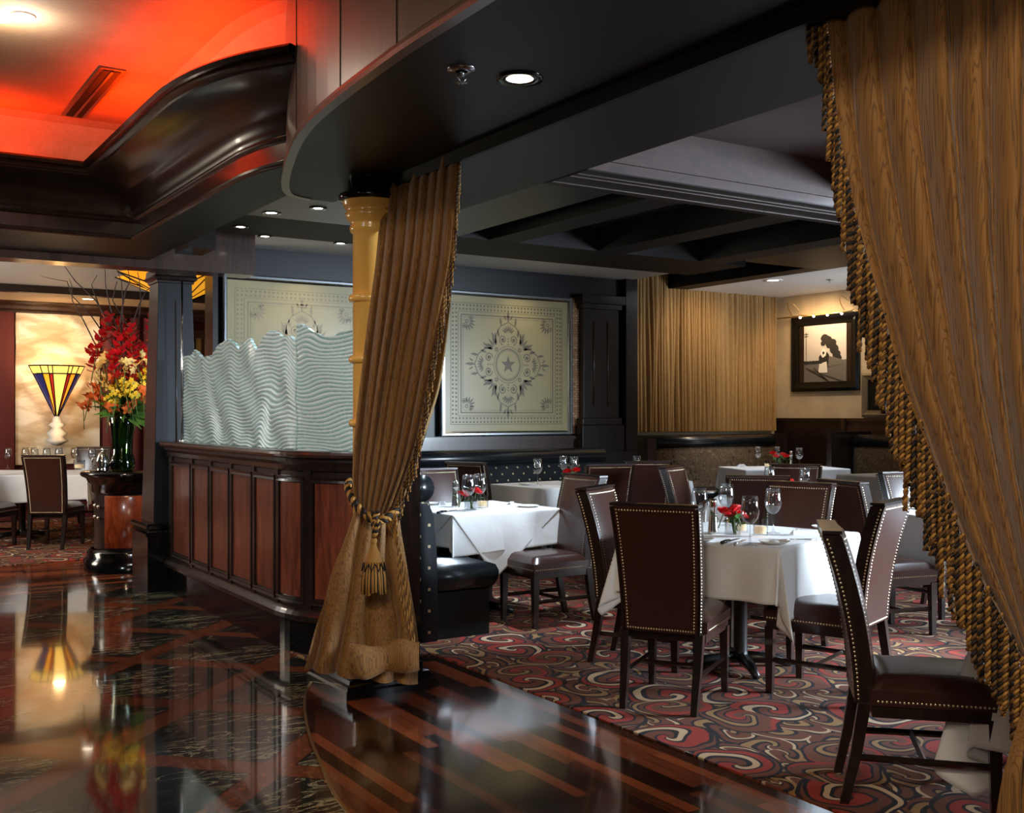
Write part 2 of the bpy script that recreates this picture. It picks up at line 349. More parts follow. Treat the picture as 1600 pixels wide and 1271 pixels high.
    def build(s, name, mat, parent=None, bevel=0, auto=None, seg=2):
        me = bpy.data.meshes.new(name); me.from_pydata([tuple(v) for v in s.v], [], s.f)
        for m in (mat if isinstance(mat, (list, tuple)) else [mat]): me.materials.append(M[m])
        me.polygons.foreach_set('material_index', s.mi); me.polygons.foreach_set('use_smooth', s.sm)
        bm = bmesh.new(); bm.from_mesh(me); bmesh.ops.recalc_face_normals(bm, faces=bm.faces); bm.to_mesh(me); bm.free()
        o = bpy.data.objects.new(name, me); COL.objects.link(o)
        if parent is not None: o.parent = parent
        if bevel:
            b = o.modifiers.new('bevel', 'BEVEL'); b.width = bevel; b.segments = seg; b.limit_method = 'ANGLE'; b.angle_limit = radians(35)
            for p in me.polygons: p.use_smooth = True
            wn = o.modifiers.new('wn', 'WEIGHTED_NORMAL'); wn.keep_sharp = False
        return o
KIDS = {}
def tag(o, label, cat, group=None, kind=None):
    o['label'] = label; o['category'] = cat
    if group: o['group'] = group
    if kind: o['kind'] = kind
    return o
def empty(name, loc=(0, 0, 0), rz=0):
    o = bpy.data.objects.new(name, None); COL.objects.link(o); o.location = loc; o.rotation_euler.z = rz; o.empty_display_size = .1; return o
def kids(o): return [c for c in bpy.data.objects if c.parent == o]
def tree_of(o):
    return (o, [tree_of(c) for c in kids(o)])
def copy_tree(tr, parent=None):
    o, ch = tr; c = o.copy(); COL.objects.link(c)
    if parent is not None: c.parent = parent
    for k in ch: copy_tree(k, c)
    return c
PROTO = {}
def proto(key, fn):      # the first use places the built thing itself; later uses copy it
    def place(loc, rz, label, cat, group=None, scale=None):
        if key not in PROTO: o = fn(); PROTO[key] = tree_of(o)
        else: o = copy_tree(PROTO[key])
        o.location = loc; o.rotation_euler.z = rz
        if scale: o.scale = scale
        for k in ('group',):
            if k in o: del o[k]
        return tag(o, label, cat, group)
    return place
def struct(name, mb, mat, **k):
    o = mb.build(name, mat, **k); o['kind'] = 'structure'; return o

# ------------------------------------------------------------ floor
edge = [(1.40, -1.5), (1.42, 1.0), (1.46, 2.4), (1.58, 3.54), (1.72, 4.13), (1.88, 4.67), (2.10, 5.22), (2.36, 5.62)]
def smooth_poly(pts, k=6):
    out = []
    for i in range(len(pts)-1):
        p0 = pts[max(i-1, 0)]; p1 = pts[i]; p2 = pts[i+1]; p3 = pts[min(i+2, len(pts)-1)]
        for j in range(k):
            t_ = j/k
            out.append(tuple(.5*((2*p1[d])+(-p0[d]+p2[d])*t_+(2*p0[d]-5*p1[d]+4*p2[d]-p3[d])*t_**2+(-p0[d]+3*p1[d]-3*p2[d]+p3[d])*t_**3) for d in range(len(p1))))
    return out+[tuple(pts[-1])]
edge_s = smooth_poly(edge)
struct('floor', MB().prism([(-5, -1.5)]+edge_s+[(2.36, 9.2), (-5, 9.2)], -.1, 0), 'marble_floor')
struct('floor', MB().prism(edge_s[::-1]+[(3.05, -1.5), (3.05, 5.62)], -.1, 0), 'plank_floor')
struct('floor', MB().b2(-5, 4.0, 9.2, 11.05, -.1, 0), 'plank_floor_across')
c_ = MB(); c_.b2(3.05, 11.6, -1.5, 11, -.1, .006); c_.b2(2.36, 3.05, 5.62, 9.2, -.1, .006)
struct('floor', c_, 'scroll_carpet')
struct('floor', MB().b2(-5, 4.2, 11.05, 15.6, -.1, .006), 'scroll_carpet')
struct('trim_1', MB().sweep(edge_s, [(-.006, 0), (-.006, .002), (.006, .002), (.006, 0)]), 'brass')
# ------------------------------------------------------------ walls of the dining room
wl = MB(); wl.b2(3.09, 7.85, 9.9, 10.1, 0, 3.45)
struct('wall_back', wl, 'blue_black_lacquer')
struct('wall_north', MB().b2(7.85, 11.8, 11, 11.2, 0, 3.45), 'cream_plaster')
struct('wall_east', MB().b2(11.6, 11.8, -1.5, 11, 0, 3.45), 'cream_plaster')
struct('wall_far', MB().b2(-5, 8, 15.6, 15.8, 0, 3.45), 'wine_drape')
wn_ = MB(); wn_.b2(11.56, 11.6, 9.7, 10.98, 0, 1.36); wn_.b2(11.54, 11.6, 9.7, 10.98, 1.33, 1.37); struct('trim_2', wn_, 'dark_mahogany')
wn_ = MB(); wn_.b2(11.56, 11.6, 3, 9.7, 0, 1.36); wn_.b2(11.54, 11.6, 3, 9.7, 1.33, 1.37); wn_.b2(11.5, 11.6, 9.68, 9.74, 0, 1.36); struct('trim_3', wn_, 'brown_mahogany')
wn_ = MB(); wn_.b2(3.12, 7.85, 9.86, 9.9, .9, 1.17); wn_.b2(3.12, 7.85, 9.83, 9.9, 1.14, 1.18); struct('trim_4', wn_, 'brown_mahogany')
struct('trim_5', MB().b2(7.88, 8.05, 9.8, 11, 0, 3.2), 'dark_mahogany')
struct('trim_6', MB().b2(8.69, 8.71, 10.96, 11, 1.2, 2.95), 'steel')
# ------------------------------------------------------------ ceilings and beams
S0 = 2.65
fedge = [(1.64, -1.5), (1.64, 1.5), (1.65, 2.8), (1.66, 3.41), (1.74, 4.31), (1.94, 5.08), (2.16, 5.67), (2.34, 5.80)]
fed = smooth_poly(fedge)
struct('ceiling', MB().prism(fed+[(2.5, 5.80), (2.5, -1.5)], S0, S0+.04), 'soffit_lacquer')
fa = MB(); fa.sweep(fed, [(0, 3.46), (0, S0+.03), (.012, S0+.028), (.016, S0+.012), (.012, S0-.004), (-.03, S0-.004), (-.03, 3.46)], True)
struct('trim_7', fa, 'fascia_veneer')
sm_ = MB()
for i in (12, 17, 21, 26): sm_.box((fed[i][0]-.001, fed[i][1], 3.06), (.004, .004, .76), atan2(fed[i+1][1]-fed[i][1], fed[i+1][0]-fed[i][0])-pi/2)
struct('trim_8', sm_, 'black_paint')
hd = MB(); hd.b2(2.5, 3.1, -1.5, 5.6, 2.60, 2.9); struct('ceiling', hd, 'soffit_lacquer')
struct('trim_9', MB().b2(2.48, 2.502, -1.5, 5.6, 2.592, 2.652), 'black_paint')
struct('ceiling', MB().b2(3.1, 9.5, -1.5, 4.17, 2.86, 2.9), 'coffer_veneer')
cb_ = MB(); cb_.sweep([(3.1, 4.17), (9.5, 4.17)], [(0, 2.86), (0, 2.66), (-.02, 2.65), (-.02, 2.60), (.33, 2.60), (.33, 2.65), (.3, 2.66), (.3, 3.1)], False)
struct('ceiling', MB().b2(3.1, 9.5, 4.15, 4.52, 2.596, 2.602), 'soffit_lacquer')
for k, (a, b) in enumerate(((.06, .075), (.12, .13), (.27, .285))): cb_.b2(3.1, 9.5, 4.17+a, 4.17+b, 2.592, 2.6)
struct('trim_10', cb_, 'coffer_veneer')
struct('trim_11', MB().b2(5.0, 5.2, -1.5, 4.17, 2.68, 2.86), 'dark_mahogany')
struct('trim_12', MB().sweep([(3.1, 4.17), (3.1, -1.5)], [(0, 2.6), (0, 2.62), (.03, 2.63), (.03, 2.64), (.0, 2.65)]), 'dark_mahogany')
struct('ceiling', MB().b2(2.2, 9.5, 4.5, 8.3, 3.05, 3.1), 'soffit_lacquer')
for x0, x1 in ((4.6, 4.88), (5.72, 6.02), (6.9, 7.2)):
    b_ = MB(); b_.b2(x0, x1, 4.5, 7.5, 2.85, 3.06); b_.b2(x0-.02, x1+.02, 4.5, 7.5, 2.99, 3.05); struct('trim_13', b_, 'black_paint')
struct('trim_14', MB().b2(2.22, 7.5, 7.5, 8.3, 2.85, 3.45), 'dark_beam')
struct('ceiling', MB().b2(2.22, 4.3, 5.4, 7.5, 2.85, 2.9), 'blue_black_lacquer')
struct('ceiling', MB().b2(-5, 11.8, -1.5, 11.2, 3.46, 3.5), 'black_paint')
struct('trim_15', MB().b2(9.5, 9.8, -1.5, 11, 3.1, 3.46), 'black_paint')
struct('ceiling', MB().b2(9.8, 11.6, -1.5, 11, 3.1, 3.14), 'white_paint')
struct('ceiling', MB().b2(7.5, 9.5, 4.5, 11, 3.38, 3.42), 'black_paint')
# hall tray: soffit, fascia, cove, red ceiling
ringp = [(-5, 7.9), (1.87, 7.9), (1.87, 6.6), (1.87, 5.75), (1.88, 5.5), (1.92, 5.25), (2.0, 5.02), (2.12, 4.82)]
ring = [ringp[0]]+[ringp[1]]+smooth_poly(ringp[2:], 5)
rp = [(0, 2.66), (.012, 2.665), (.018, 2.675), (.012, 2.69), (.002, 2.695), (.002, 2.78), (.012, 2.785), (.02, 2.80), (.012, 2.815), (0, 2.82)]
for i in range(15):
    a = pi/2*i/14; rp.append((.005+.36*(1-cos(a)), 2.825+.185*sin(a)))
rp += [(.37, 3.02), (.39, 3.022), (.405, 3.035), (.39, 3.05), (.415, 3.055), (.425, 3.075), (.41, 3.09), (.37, 3.09), (.35, 3.07), (-.06, 3.07)]
rg = MB(); rg.sweep(ring, [(-d, h) for d, h in rp], False, True)
wl_ = MB(); wl_.sweep(ring, [(.06, 3.06), (.05, 3.3), (-.02, 3.42), (-.12, 3.46)]); struct('wall_tray', wl_, 'tray_ceiling')
ro = struct('trim_16', rg, 'dark_mahogany')
e_ = ro.modifiers.new('es', 'EDGE_SPLIT'); e_.split_angle = radians(40)
jn = MB()                                                # panel joints across the cove
for yy_ in (7.35, 5.62):
    jn.grid(lambda u, v: (1.867-(.36*(1-cos(pi/2*u)))-.002*0, yy_+.004*v, 2.823+.185*sin(pi/2*u)), 14, 1)
struct('trim_17', jn, 'black_paint')
so = MB(); so.prism(ring[1:]+[(2.2, 4.9), (2.22, 5.4), (2.22, 7.9), (2.22, 9.1), (1.87, 9.1)], 2.66, 2.7); so.b2(-5, 1.87, 7.9, 9.1, 2.66, 2.7)
struct('ceiling', so, 'soffit_lacquer')
struct('trim_18', MB().b2(-5, 3.1, 8.85, 9.1, 2.60, 3.4), 'brown_mahogany')
struct('trim_19', MB().b2(2.22, 2.42, 7.75, 8.1, 2.62, 3.0), 'dark_mahogany')
struct('ceiling', MB().b2(-5, 1.95, -1.5, 8.0, 3.45, 3.46), 'tray_ceiling')
struct('trim_20', MB().b2(3.05, 3.1, 9.86, 10.1, 0, 3.45), 'dark_mahogany')
# far room ceiling
struct('ceiling', MB().b2(-5, 8, 9.1, 14.3, 3.0, 3.1), 'white_paint')
struct('trim_21', MB().b2(-5, 8, 14.2, 14.34, 2.91, 3.1), 'dark_mahogany')
struct('ceiling', MB().b2(-5, 8, 14.34, 15.6, 2.92, 3.0), 'cream_paint')
cr = MB(); cr.sweep([(-5, 15.6), (8, 15.6)], [(0, 2.76), (-.05, 2.76), (-.06, 2.80), (-.1, 2.82), (-.11, 2.86), (-.2, 2.9), (-.22, 2.93)]); struct('trim_22', cr, 'brown_mahogany')

def opening_light(name, x, y, h, r, mat='black_gloss', label=None, group=None):
    o = empty(name, (x, y, h))
    MB().lathe([(r*1.75, 0), (r*1.7, -.008), (r*1.05, -.006), (r, .0)], n=28).build('trim_ring', mat, o)
    MB().lathe([(r, -.003), (r*.95, -.004), (0.001, -.004)], n=24).build('lens', 'lamp_white', o)
    tag(o, label, 'ceiling light', group); return o
p_ = wh(812, 122, S0); opening_light('recessed_downlight', p_.x, p_.y, S0, .05, label='large round recessed downlight glowing in the near black soffit')
light('SPOT', (p_.x, p_.y, S0-.02), (p_.x+.1, p_.y, 0), 18, WARM, .05, spot=80, blend=.8)
for i, (px, py) in enumerate(((376, 354), (414, 369), (424, 332), (497, 325), (532, 380))):
    hh = 2.66 if i == 2 else 2.85; p_ = wh(px, py, hh)
    lb = ['leftmost small downlight in the alcove ceiling above the wave glass', 'small downlight below and right of the leftmost one in the alcove ceiling', 'small downlight set in the olive soffit just beneath the cove', 'small downlight nearest the onyx column, upper of the two beside it', 'small downlight nearest the etched panel, lower of the two beside the column'][i]
    opening_light('recessed_downlight', p_.x, p_.y, hh, .035, label=lb)
    light('SPOT', (p_.x, p_.y, hh-.02), (p_.x, p_.y, 0), 9, COOL, .03, spot=80, blend=.8)
p_ = wh(788, 358, 3.05); opening_light('recessed_downlight', p_.x, p_.y, 3.05, .045, label='single small downlight lit between the dark dining room beams')
light('SPOT', (p_.x, p_.y, 3.0), (p_.x, p_.y, 0), 20, WARM, .03, spot=80, blend=.8)
p_ = wh(1208, 438, 3.1); opening_light('recessed_downlight', p_.x, p_.y, 3.1, .07, label='downlight in the white ceiling above the long curtain', mat='white_plastic')
light('SPOT', (p_.x, p_.y, 3.05), (p_.x, p_.y, 0), 25, WARM, .03, spot=100, blend=.8)
p_ = wh(124, 473, 2.92); opening_light('recessed_downlight', p_.x, 14.7, 2.92, .07, label='downlight in the cream ceiling of the far left room', mat='brass')
def sprinkler(x, y, h, lab, s=1):
    o = empty('fire_sprinkler', (x, y, h)); o.scale = (s, s, s)
    MB().lathe([(.045, 0), (.043, -.006), (.02, -.008)], n=20).build('escutcheon', 'steel', o)
    MB().tube([(0, 0, 0), (0, 0, -.022)], .009, 8).build('body', 'steel', o)
    b = MB()
    for sg in (-1, 1): b.tube([(sg*.008, 0, -.015), (sg*.016, 0, -.028), (sg*.004, 0, -.04)], .0025, 6)
    b.build('frame_arm', 'steel', o)
    d = MB(); d.lathe([(.0, -.041), (.008, -.041), (.008, -.043), (0, -.043)], n=12)
    for k in range(8): d.box((.013*cos(k*pi/4), .013*sin(k*pi/4), -.042), (.012, .005, .0015), k*pi/4)
    d.build('deflector', 'steel', o)
    tag(o, lab, 'sprinkler'); return o
p_ = wh(721, 108, S0); sprinkler(p_.x, p_.y, S0, 'chrome fire sprinkler in the near black soffit beside the large downlight', 1.15)
p_ = wh(993, 353, 3.05); sprinkler(p_.x, p_.y, 3.05, 'small chrome sprinkler between the dark dining room beams')
p_ = wh(1296, 437, 3.1); sprinkler(p_.x, p_.y, 3.1, 'small sprinkler in the white ceiling above the train picture')
# vent slot and spotlights in the tray ceiling
v_ = empty('air_vent', (1.44, 7.15, 3.45))
MB().b2(-.075, .075, -.6, .6, -.012, 0).build('frame', 'brown_mahogany', v_, .004)
MB().b2(-.05, .05, -.57, .57, -.016, -.011).build('slot', 'black_paint', v_)
MB().b2(-.008, .008, -.57, .57, -.022, -.012).build('divider', 'brown_mahogany', v_)
tag(v_, 'long narrow dark air vent slot in the red glowing ceiling', 'vent')
for i, (px, py, lb) in enumerate(((36, 27, 'bright white spotlight at the top left of the red ceiling'), (-2, 30, 'warm yellow spotlight cut by the left picture edge in the red ceiling'))):
    p_ = wh(px, py, 3.44); o = empty('ceiling_spotlight', (p_.x, p_.y, 3.45))
    MB().lathe([(.06, 0), (.058, -.01), (.045, -.012), (.04, -.004)], n=24).build('bezel', 'white_plastic', o)
    MB().lathe([(.04, -.006), (.0, -.006)], n=20).build('bulb', 'lamp_white', o)
    light('POINT', (p_.x, p_.y, 3.32), (0, 0, 0), 7, NEU if i == 0 else WARM, .03)
    tag(o, lb, 'ceiling light')
#PART2
# ------------------------------------------------------------ bar partition with carved glass on top
def bar_pt(s_):      # centre line from the far end towards the camera and round the end
    L = 8.75-6.29; R = .75
    if s_ < L: return (2.42, 8.75-s_), pi
    a = (s_-L)/R
    if a < pi/2: return (2.42+R-R*cos(a), 6.29-R*sin(a)), pi+a
    return (3.17+(a-pi/2)*R, 6.29-R), 1.5*pi
def bar_path(s0, s1, n=40): return [bar_pt(s0+(s1-s0)*i/n)[0] for i in range(n+1)]
SE = 3.40
bp = bar_path(0, SE, 60)
bar = empty('partition_counter', (2.42, 7.4, 0))
def lp(pts, o=(2.42, 7.4)): return [(x-o[0], y-o[1]) for x, y in pts]
bpl = lp(bp)[::-1]
MB().sweep(bpl, [(.075, 0), (.075, .2), (-.075, .2), (-.075, 0)], True, False, True).build('plinth', 'black_gloss', bar)
MB().sweep(bpl, [(.09, .2), (.10, .2), (.11, .21), (.11, .235), (.10, .25), (.095, .26), (.07, .28), (.07, 1.08), (.085, 1.09), (.09, 1.12), (.105, 1.14), (.105, 1.165), (-.09, 1.165), (-.09, .2)], True, False, True).build('body', 'dark_mahogany', bar)
MB().sweep(bpl, [(.13, 1.165), (.14, 1.172), (.145, 1.185), (.14, 1.198), (.13, 1.205), (-.12, 1.205), (-.12, 1.165)], True, False, True).build('counter_top', 'brown_mahogany', bar)
seams = [8.56, 8.0, 7.55, 7.11, 6.66, 6.21]
ss = [.11, .66, 1.12, 1.57, 2.03, 2.45, 2.76, 3.10]
for i in range(len(ss)-1):
    a, b = ss[i]+.05, ss[i+1]-.05
    pp = lp(bar_path(a, b, 8))[::-1]
    pn = MB().sweep(pp, [(.05, .34), (.076, .34), (.076, 1.02), (.05, 1.02)], True, False, True).build('raised_panel', 'red_mahogany', bar)
    fr = MB(); pr = [(.068, 0), (.09, 0), (.086, .014), (.092, .026), (.08, .034), (.068, .034)]
    q = lp(bar_path(a-.03, b+.03, 8))[::-1]
    fr.sweep(q, [(d, .30+h) for d, h in pr], True, False, True); fr.sweep(q, [(d, 1.02+h) for d, h in pr], True, False, True)
    for s0 in (a-.03, b+.004): fr.sweep(lp(bar_path(s0, s0+.026, 2))[::-1], [(.068, .3), (.088, .3), (.088, 1.05), (.068, 1.05)], True, False, True)
    fr.build('panel_frame', 'dark_mahogany', pn)
for s_ in ss:
    st = MB(); st.sweep(lp(bar_path(max(0, s_-.028), s_+.028, 3))[::-1], [(.068, .26), (.082, .26), (.082, 1.09), (.068, 1.09)], True, False, True)
    st.build('stile', 'dark_mahogany', bar)
tag(bar, 'curved dark wood partition counter with red panels on a black marble plinth', 'counter')
from mathutils import noise as mnoise
# carved wave glass: two sheets
tops = [(300, 556), (306, 548), (320, 560), (332, 556), (345, 540), (358, 531), (368, 537), (376, 547), (384, 536), (392, 530), (402, 547), (415, 528), (424, 518), (434, 520), (446, 529), (455, 526), (464, 534)]
def glass_sheet(label, s0, s1, topf, nu):
    o = empty('carved_glass_panel', (2.42, 7.4, 1.205))
    nz = 150; vs = MB(); s_gr = []
    def pt(u, v, side):
        s_ = s0+(s1-s0)*u; (x, y), a = bar_pt(s_); T = topf(s_)
        h = v*T; nx, ny = cos(a), sin(a)      # outward
        n1 = mnoise.noise(Vector((s_*1.6, h*1.8, 3.1))); n2 = mnoise.noise(Vector((s_*5, h*4, 9.7))); wob = .016*sin(s_*12+5*n1+h*2)+.075*n1+.022*n2
        ph = (h+wob*1.25)*(38+3*sin(s_*2.3+h*4)*.02); f = ph-math.floor(ph); f2 = (ph*2.6+.3*sin(s_*9))%1; f = max(0, min(1, (f/.72 if f < .72 else (1-f)/.28)*.8+.25*f2)); s_gr.append(f)
        d = .011*f + .005*sin(s_*13+h*17)
        off = .008+d if side else -.008
        return (x+nx*off-2.42, y+ny*off-7.4, h)
    vs.grid(lambda u, v: pt(u, v, 1), nu, nz); n1 = len(vs.v); vs.grid(lambda u, v: pt(u, v, 0), nu, nz)
    W_ = nu+1; fs = []
    for i in range(nu): fs.append((nz*W_+i, nz*W_+i+1, n1+nz*W_+i+1, n1+nz*W_+i)); fs.append((i, i+1, n1+i+1, n1+i))
    for j in range(nz): fs.append((j*W_, (j+1)*W_, n1+(j+1)*W_, n1+j*W_)); fs.append((j*W_+nu, (j+1)*W_+nu, n1+(j+1)*W_+nu, n1+j*W_+nu))
    b = len(vs.v); vs.f += fs; vs.mi += [0]*len(fs); vs.sm += [False]*len(fs)
    g_ = vs.build('glass_sheet', 'carved_glass', o); at = g_.data.attributes.new('groove', 'FLOAT', 'POINT'); at.data.foreach_set('value', s_gr)
    return tag(o, label, 'glass panel')
tk = []
for px, py in tops:
    p_ = wx(px, py, 2.42); tk.append((8.75-p_.y, p_.z-1.205))
tk.sort()
def top1(s_):
    for (a, ha), (b, hb) in zip(tk, tk[1:]):
        if s_ <= b or b == tk[-1][0]:
            f = min(1, max(0, (s_-a)/(b-a))); f = f*f*(3-2*f)*.6+f*.4
            return ha+(hb-ha)*f+.006*abs(sin(s_*47))
def top2(s_):
    k = (s_-2.5)/.9
    return .655+.085*math.exp(-((k-.12)/.12)**2)-.03*math.exp(-((k-.40)/.08)**2)+.05*sin(k*2.6)+.006*abs(sin(s_*39))
glass_sheet('long straight pale green carved glass with a wave crest top on the counter', .22, 2.58, top1, 300)
glass_sheet('curved end sheet of carved wave glass beside the onyx column', 2.59, SE-.02, top2, 130)
o = empty('glass_post', (2.42, 8.62, 1.205)); MB().tube([(0, 0, 0), (0, 0, 1.28)], .008, 8).build('rod', 'silver', o)
MB().lathe([(.02, 0), (.02, .012), (.009, .02)], n=16).build('foot', 'silver', o); tag(o, 'thin tall silver rod standing at the far end of the wave glass', 'rod')

# ------------------------------------------------------------ square post at the far end of the counter
o = empty('wooden_post', (2.44, 9.02, 0)); cx_, cy_ = 2.44, 9.02
def sqp(mb, prof, y=1):
    for (r0, z0), (r1, z1) in zip(prof, prof[1:]):
        mb.add([(sx*r0, sy*r0, z0) for sx, sy in ((-1, -1), (1, -1), (1, 1), (-1, 1))]+[(sx*r1, sy*r1, z1) for sx, sy in ((-1, -1), (1, -1), (1, 1), (-1, 1))], [(0, 1, 5, 4), (1, 2, 6, 5), (2, 3, 7, 6), (3, 0, 4, 7)])
    r, z = prof[-1]; mb.add([(-r, -r, z), (r, -r, z), (r, r, z), (-r, r, z)], [(0, 1, 2, 3)]); return mb
sqp(MB(), [(.25, 0), (.25, .44), (.265, .445), (.265, .465), (.245, .475), (.235, .5), (.26, .505), (.265, .53), (.25, .545), (.19, .55)]).build('pedestal', 'black_gloss', o, .003)
sqp(MB(), [(.19, .55), (.135, 2.50)]).build('shaft', 'blue_black_lacquer', o, .004)
sqp(MB(), [(.135, 2.49), (.15, 2.495), (.15, 2.51), (.165, 2.52), (.175, 2.54), (.165, 2.555), (.16, 2.60)]).build('capital', 'dark_mahogany', o, .003)
b_ = MB(); b_.tube([(-.172, -.12, .75), (-.132, -.09, 2.3)], .004, 6); b_.tube([(-.172, .12, .75), (-.132, .09, 2.3)], .004, 6); b_.tube([(0, -.19, .9), (.0, -.14, 2.35)], .004, 6)
b_.build('inlay_bead', 'brown_mahogany', o)
sd_ = MB(); sd_.add([(-.191, -.19, .55), (-.191, .19, .55), (-.137, .135, 2.5), (-.137, -.135, 2.5)], [(0, 1, 2, 3)]); sd_.build('side_face', 'brown_mahogany', o)
tag(o, 'tapering square wooden post on a black pedestal between counter and flower stand', 'post')

# ------------------------------------------------------------ onyx column
o = empty('onyx_column', (2.45, 5.18, 0)); c0 = (2.45, 5.18)
b_ = MB()
sqp(b_, [(.26, 0), (.26, .035), (.25, .045), (.25, .06), (.235, .068), (.225, .085), (.20, .09), (.20, .13), (.13, .14)]); b_.build('base', 'black_gloss', o, .004)
MB().lathe([(.10, .13), (.10, 2.37), (.112, 2.38), (.118, 2.40), (.11, 2.42), (.115, 2.43), (.135, 2.45), (.14, 2.48), (.128, 2.49), (.14, 2.50), (.152, 2.52), (.155, 2.545)], n=40).build('shaft', 'onyx', o)
for h in (.42, 1.376, 1.71, 2.03): MB().lathe([(.099, h-.022), (.116, h-.018), (.124, h), (.116, h+.018), (.099, h+.022)], n=36).build('ring', 'onyx', o)
MB().lathe([(.155, 2.54), (.17, 2.545), (.178, 2.56), (.17, 2.575), (.14, 2.58), (.125, 2.585), (.125, 2.65)], n=40).build('capital', 'black_gloss', o)
tag(o, 'slim glowing honey onyx column with rings and a black capital', 'column')

# ------------------------------------------------------------ curtains
def interp(keys, t_):
    for (a, va), (b, vb) in zip(keys, keys[1:]):
        if t_ <= b: 
            f = (t_-a)/(b-a) if b > a else 0; return va.lerp(vb, f) if isinstance(va, Vector) else va+(vb-va)*f
    return keys[-1][1]
def smooth_keys(keys, k=5):
    out = []
    n = len(keys)
    for i in range(n-1):
        p0, p1, p2, p3 = keys[max(i-1, 0)], keys[i], keys[i+1], keys[min(i+2, n-1)]
        for j in range(k):
            t_ = j/k
            m = [.5*((2*p1[1][d])+(-p0[1][d]+p2[1][d])*t_+(2*p0[1][d]-5*p1[1][d]+4*p2[1][d]-p3[1][d])*t_**2+(-p0[1][d]+3*p1[1][d]-3*p2[1][d]+p3[1][d])*t_**3) for d in range(3)]
            out.append((p1[0]+(p2[0]-p1[0])*t_, Vector(m)))
    return out+[keys[-1]]
TOC = Vector((-FW[0], -FW[1], 0))
def drape(mb, L, R, n_pleat, amp, nu, nv, seed=0, sharp=1.6, off=TOC, skew=0):
    rd = random.Random(seed); ph = [rd.uniform(-.9, .9) for _ in range(n_pleat+2)]; aw = [rd.uniform(.55, 1.25) for _ in range(n_pleat+2)]
    L = smooth_keys(L); R = smooth_keys(R)
    def fn(u, v):
        l, r = interp(L, v), interp(R, v); p = l.lerp(r, u)
        k = u*n_pleat+skew*v+.12*sin(5*v+9*u); i = int(max(0, min(n_pleat, math.floor(k)))); f = k-math.floor(k)
        w_ = abs(sin(pi*f))**(1/sharp)
        a = interp(amp, v)*(aw[i]*(1-f)+aw[i+1]*f)*(1+.25*sin(ph[i]*5+v*6))
        return p+off*(a*w_-interp(amp, v)*.5)+Vector((0, 0, 1))*.004*sin(k*2+v*20)
    mb.grid(fn, nu, nv); return fn
def rope(mb, path, r, turns, n=5, steps=4):
    # two strands twisted round a path; alternate colours through material indices
    path = [Vector(p) for p in path]; d = [0]
    for a, b in zip(path, path[1:]): d.append(d[-1]+(b-a).length)
    N = max(6, int(turns*steps*2)); pts = []
    for i in range(N+1):
        s_ = d[-1]*i/N; pts.append(interp(list(zip(d, path)), s_))
    t0 = (pts[1]-pts[0]).normalized(); up = Vector((0, 0, 1)) if abs(t0.z) < .9 else Vector((1, 0, 0)); a = t0.cross(up).normalized()
    fr = []
    for i in range(N+1):
        tn = (pts[min(i+1, N)]-pts[max(i-1, 0)]).normalized(); a = (a-tn*a.dot(tn)).normalized(); fr.append((a.copy(), tn.cross(a)))
    base = mb.cur
    for k in range(2):
        mb.cur = base+k
        mb.tube([pts[i]+(fr[i][0]*cos(2*pi*turns*i/N+pi*k)+fr[i][1]*sin(2*pi*turns*i/N+pi*k))*r*.48 for i in range(N+1)], r*.56, n, False)
    mb.cur = base
def fringe(mb, fn_edge, n, length, r, turns, seed=1, v0=0, v1=1, out=Vector((0, 0, 0))):
    rd = random.Random(seed)
    for i in range(n):
        v = v0+(v1-v0)*i/(n-1); p = fn_edge(v)+out; ln = length*rd.uniform(.85, 1.1); p = p+Vector((rd.uniform(-1, 1)*r*.6, rd.uniform(-1, 1)*r*.6, r))
        mb.cur = 0 if i % 2 else 2
        sw = Vector((rd.uniform(-.05, .05), rd.uniform(-.05, .05), -1))*ln
        rope(mb, [p, p+sw*.5, p+sw], r, turns, 4, 3)
    mb.cur = 0
CORDS = ['gold_cord', 'brown_cord', 'dark_cord', 'brown_cord']; plain('brown_cord', (.16, .075, .02), .65); plain('dark_cord', (.012, .008, .008), .7)
# curtain at the column
tL, tR = wx(597, 287, 2.5), wx(719, 238, 2.5)
L1 = [(0, tL), (.18, wz(588, 400, 5.55)), (.36, wz(576, 500, 5.5)), (.55, wz(564, 600, 5.48)), (.73, wz(555, 690, 5.45)), (.86, wz(552, 750, 5.42)), (1, wz(557, 796, 5.40))]
R1 = [(0, tR), (.18, wz(707, 390, 5.0)), (.36, wz(693, 475, 5.12)), (.55, wz(672, 590, 5.22)), (.73, wz(655, 680, 5.3)), (.86, wz(640, 735, 5.32)), (1, wz(612, 806, 5.36))]
cur = empty('tied_curtain', (2.4, 5.0, 0))
def local(mb, o): 
    o_ = Vector(o.location); mb.v = [tuple(Vector(v)-o_) for v in mb.v]; return mb
m_ = MB(); fe = drape(m_, L1, R1, 8, [(0, .045), (.3, .06), (.6, .05), (.85, .05), (1, .04)], 170, 60, 3, skew=.5)
local(m_, cur).build('upper_drape', 'gold_moire', cur)
Lb = [(0, wz(650, 300, 5.35)), (.3, wz(660, 430, 5.4)), (.6, wz(650, 590, 5.45)), (.8, wz(632, 680, 5.48)), (1, wz(605, 790, 5.5))]
Rb = [(0, wz(712, 300, 5.2)), (.3, wz(706, 450, 5.3)), (.6, wz(690, 590, 5.4)), (.8, wz(668, 670, 5.45)), (1, wz(628, 795, 5.5))]
m_ = MB(); drape(m_, Lb, Rb, 3, [(0, .03), (1, .03)], 40, 30, 8); local(m_, cur).build('lining', 'pale_moire', cur)
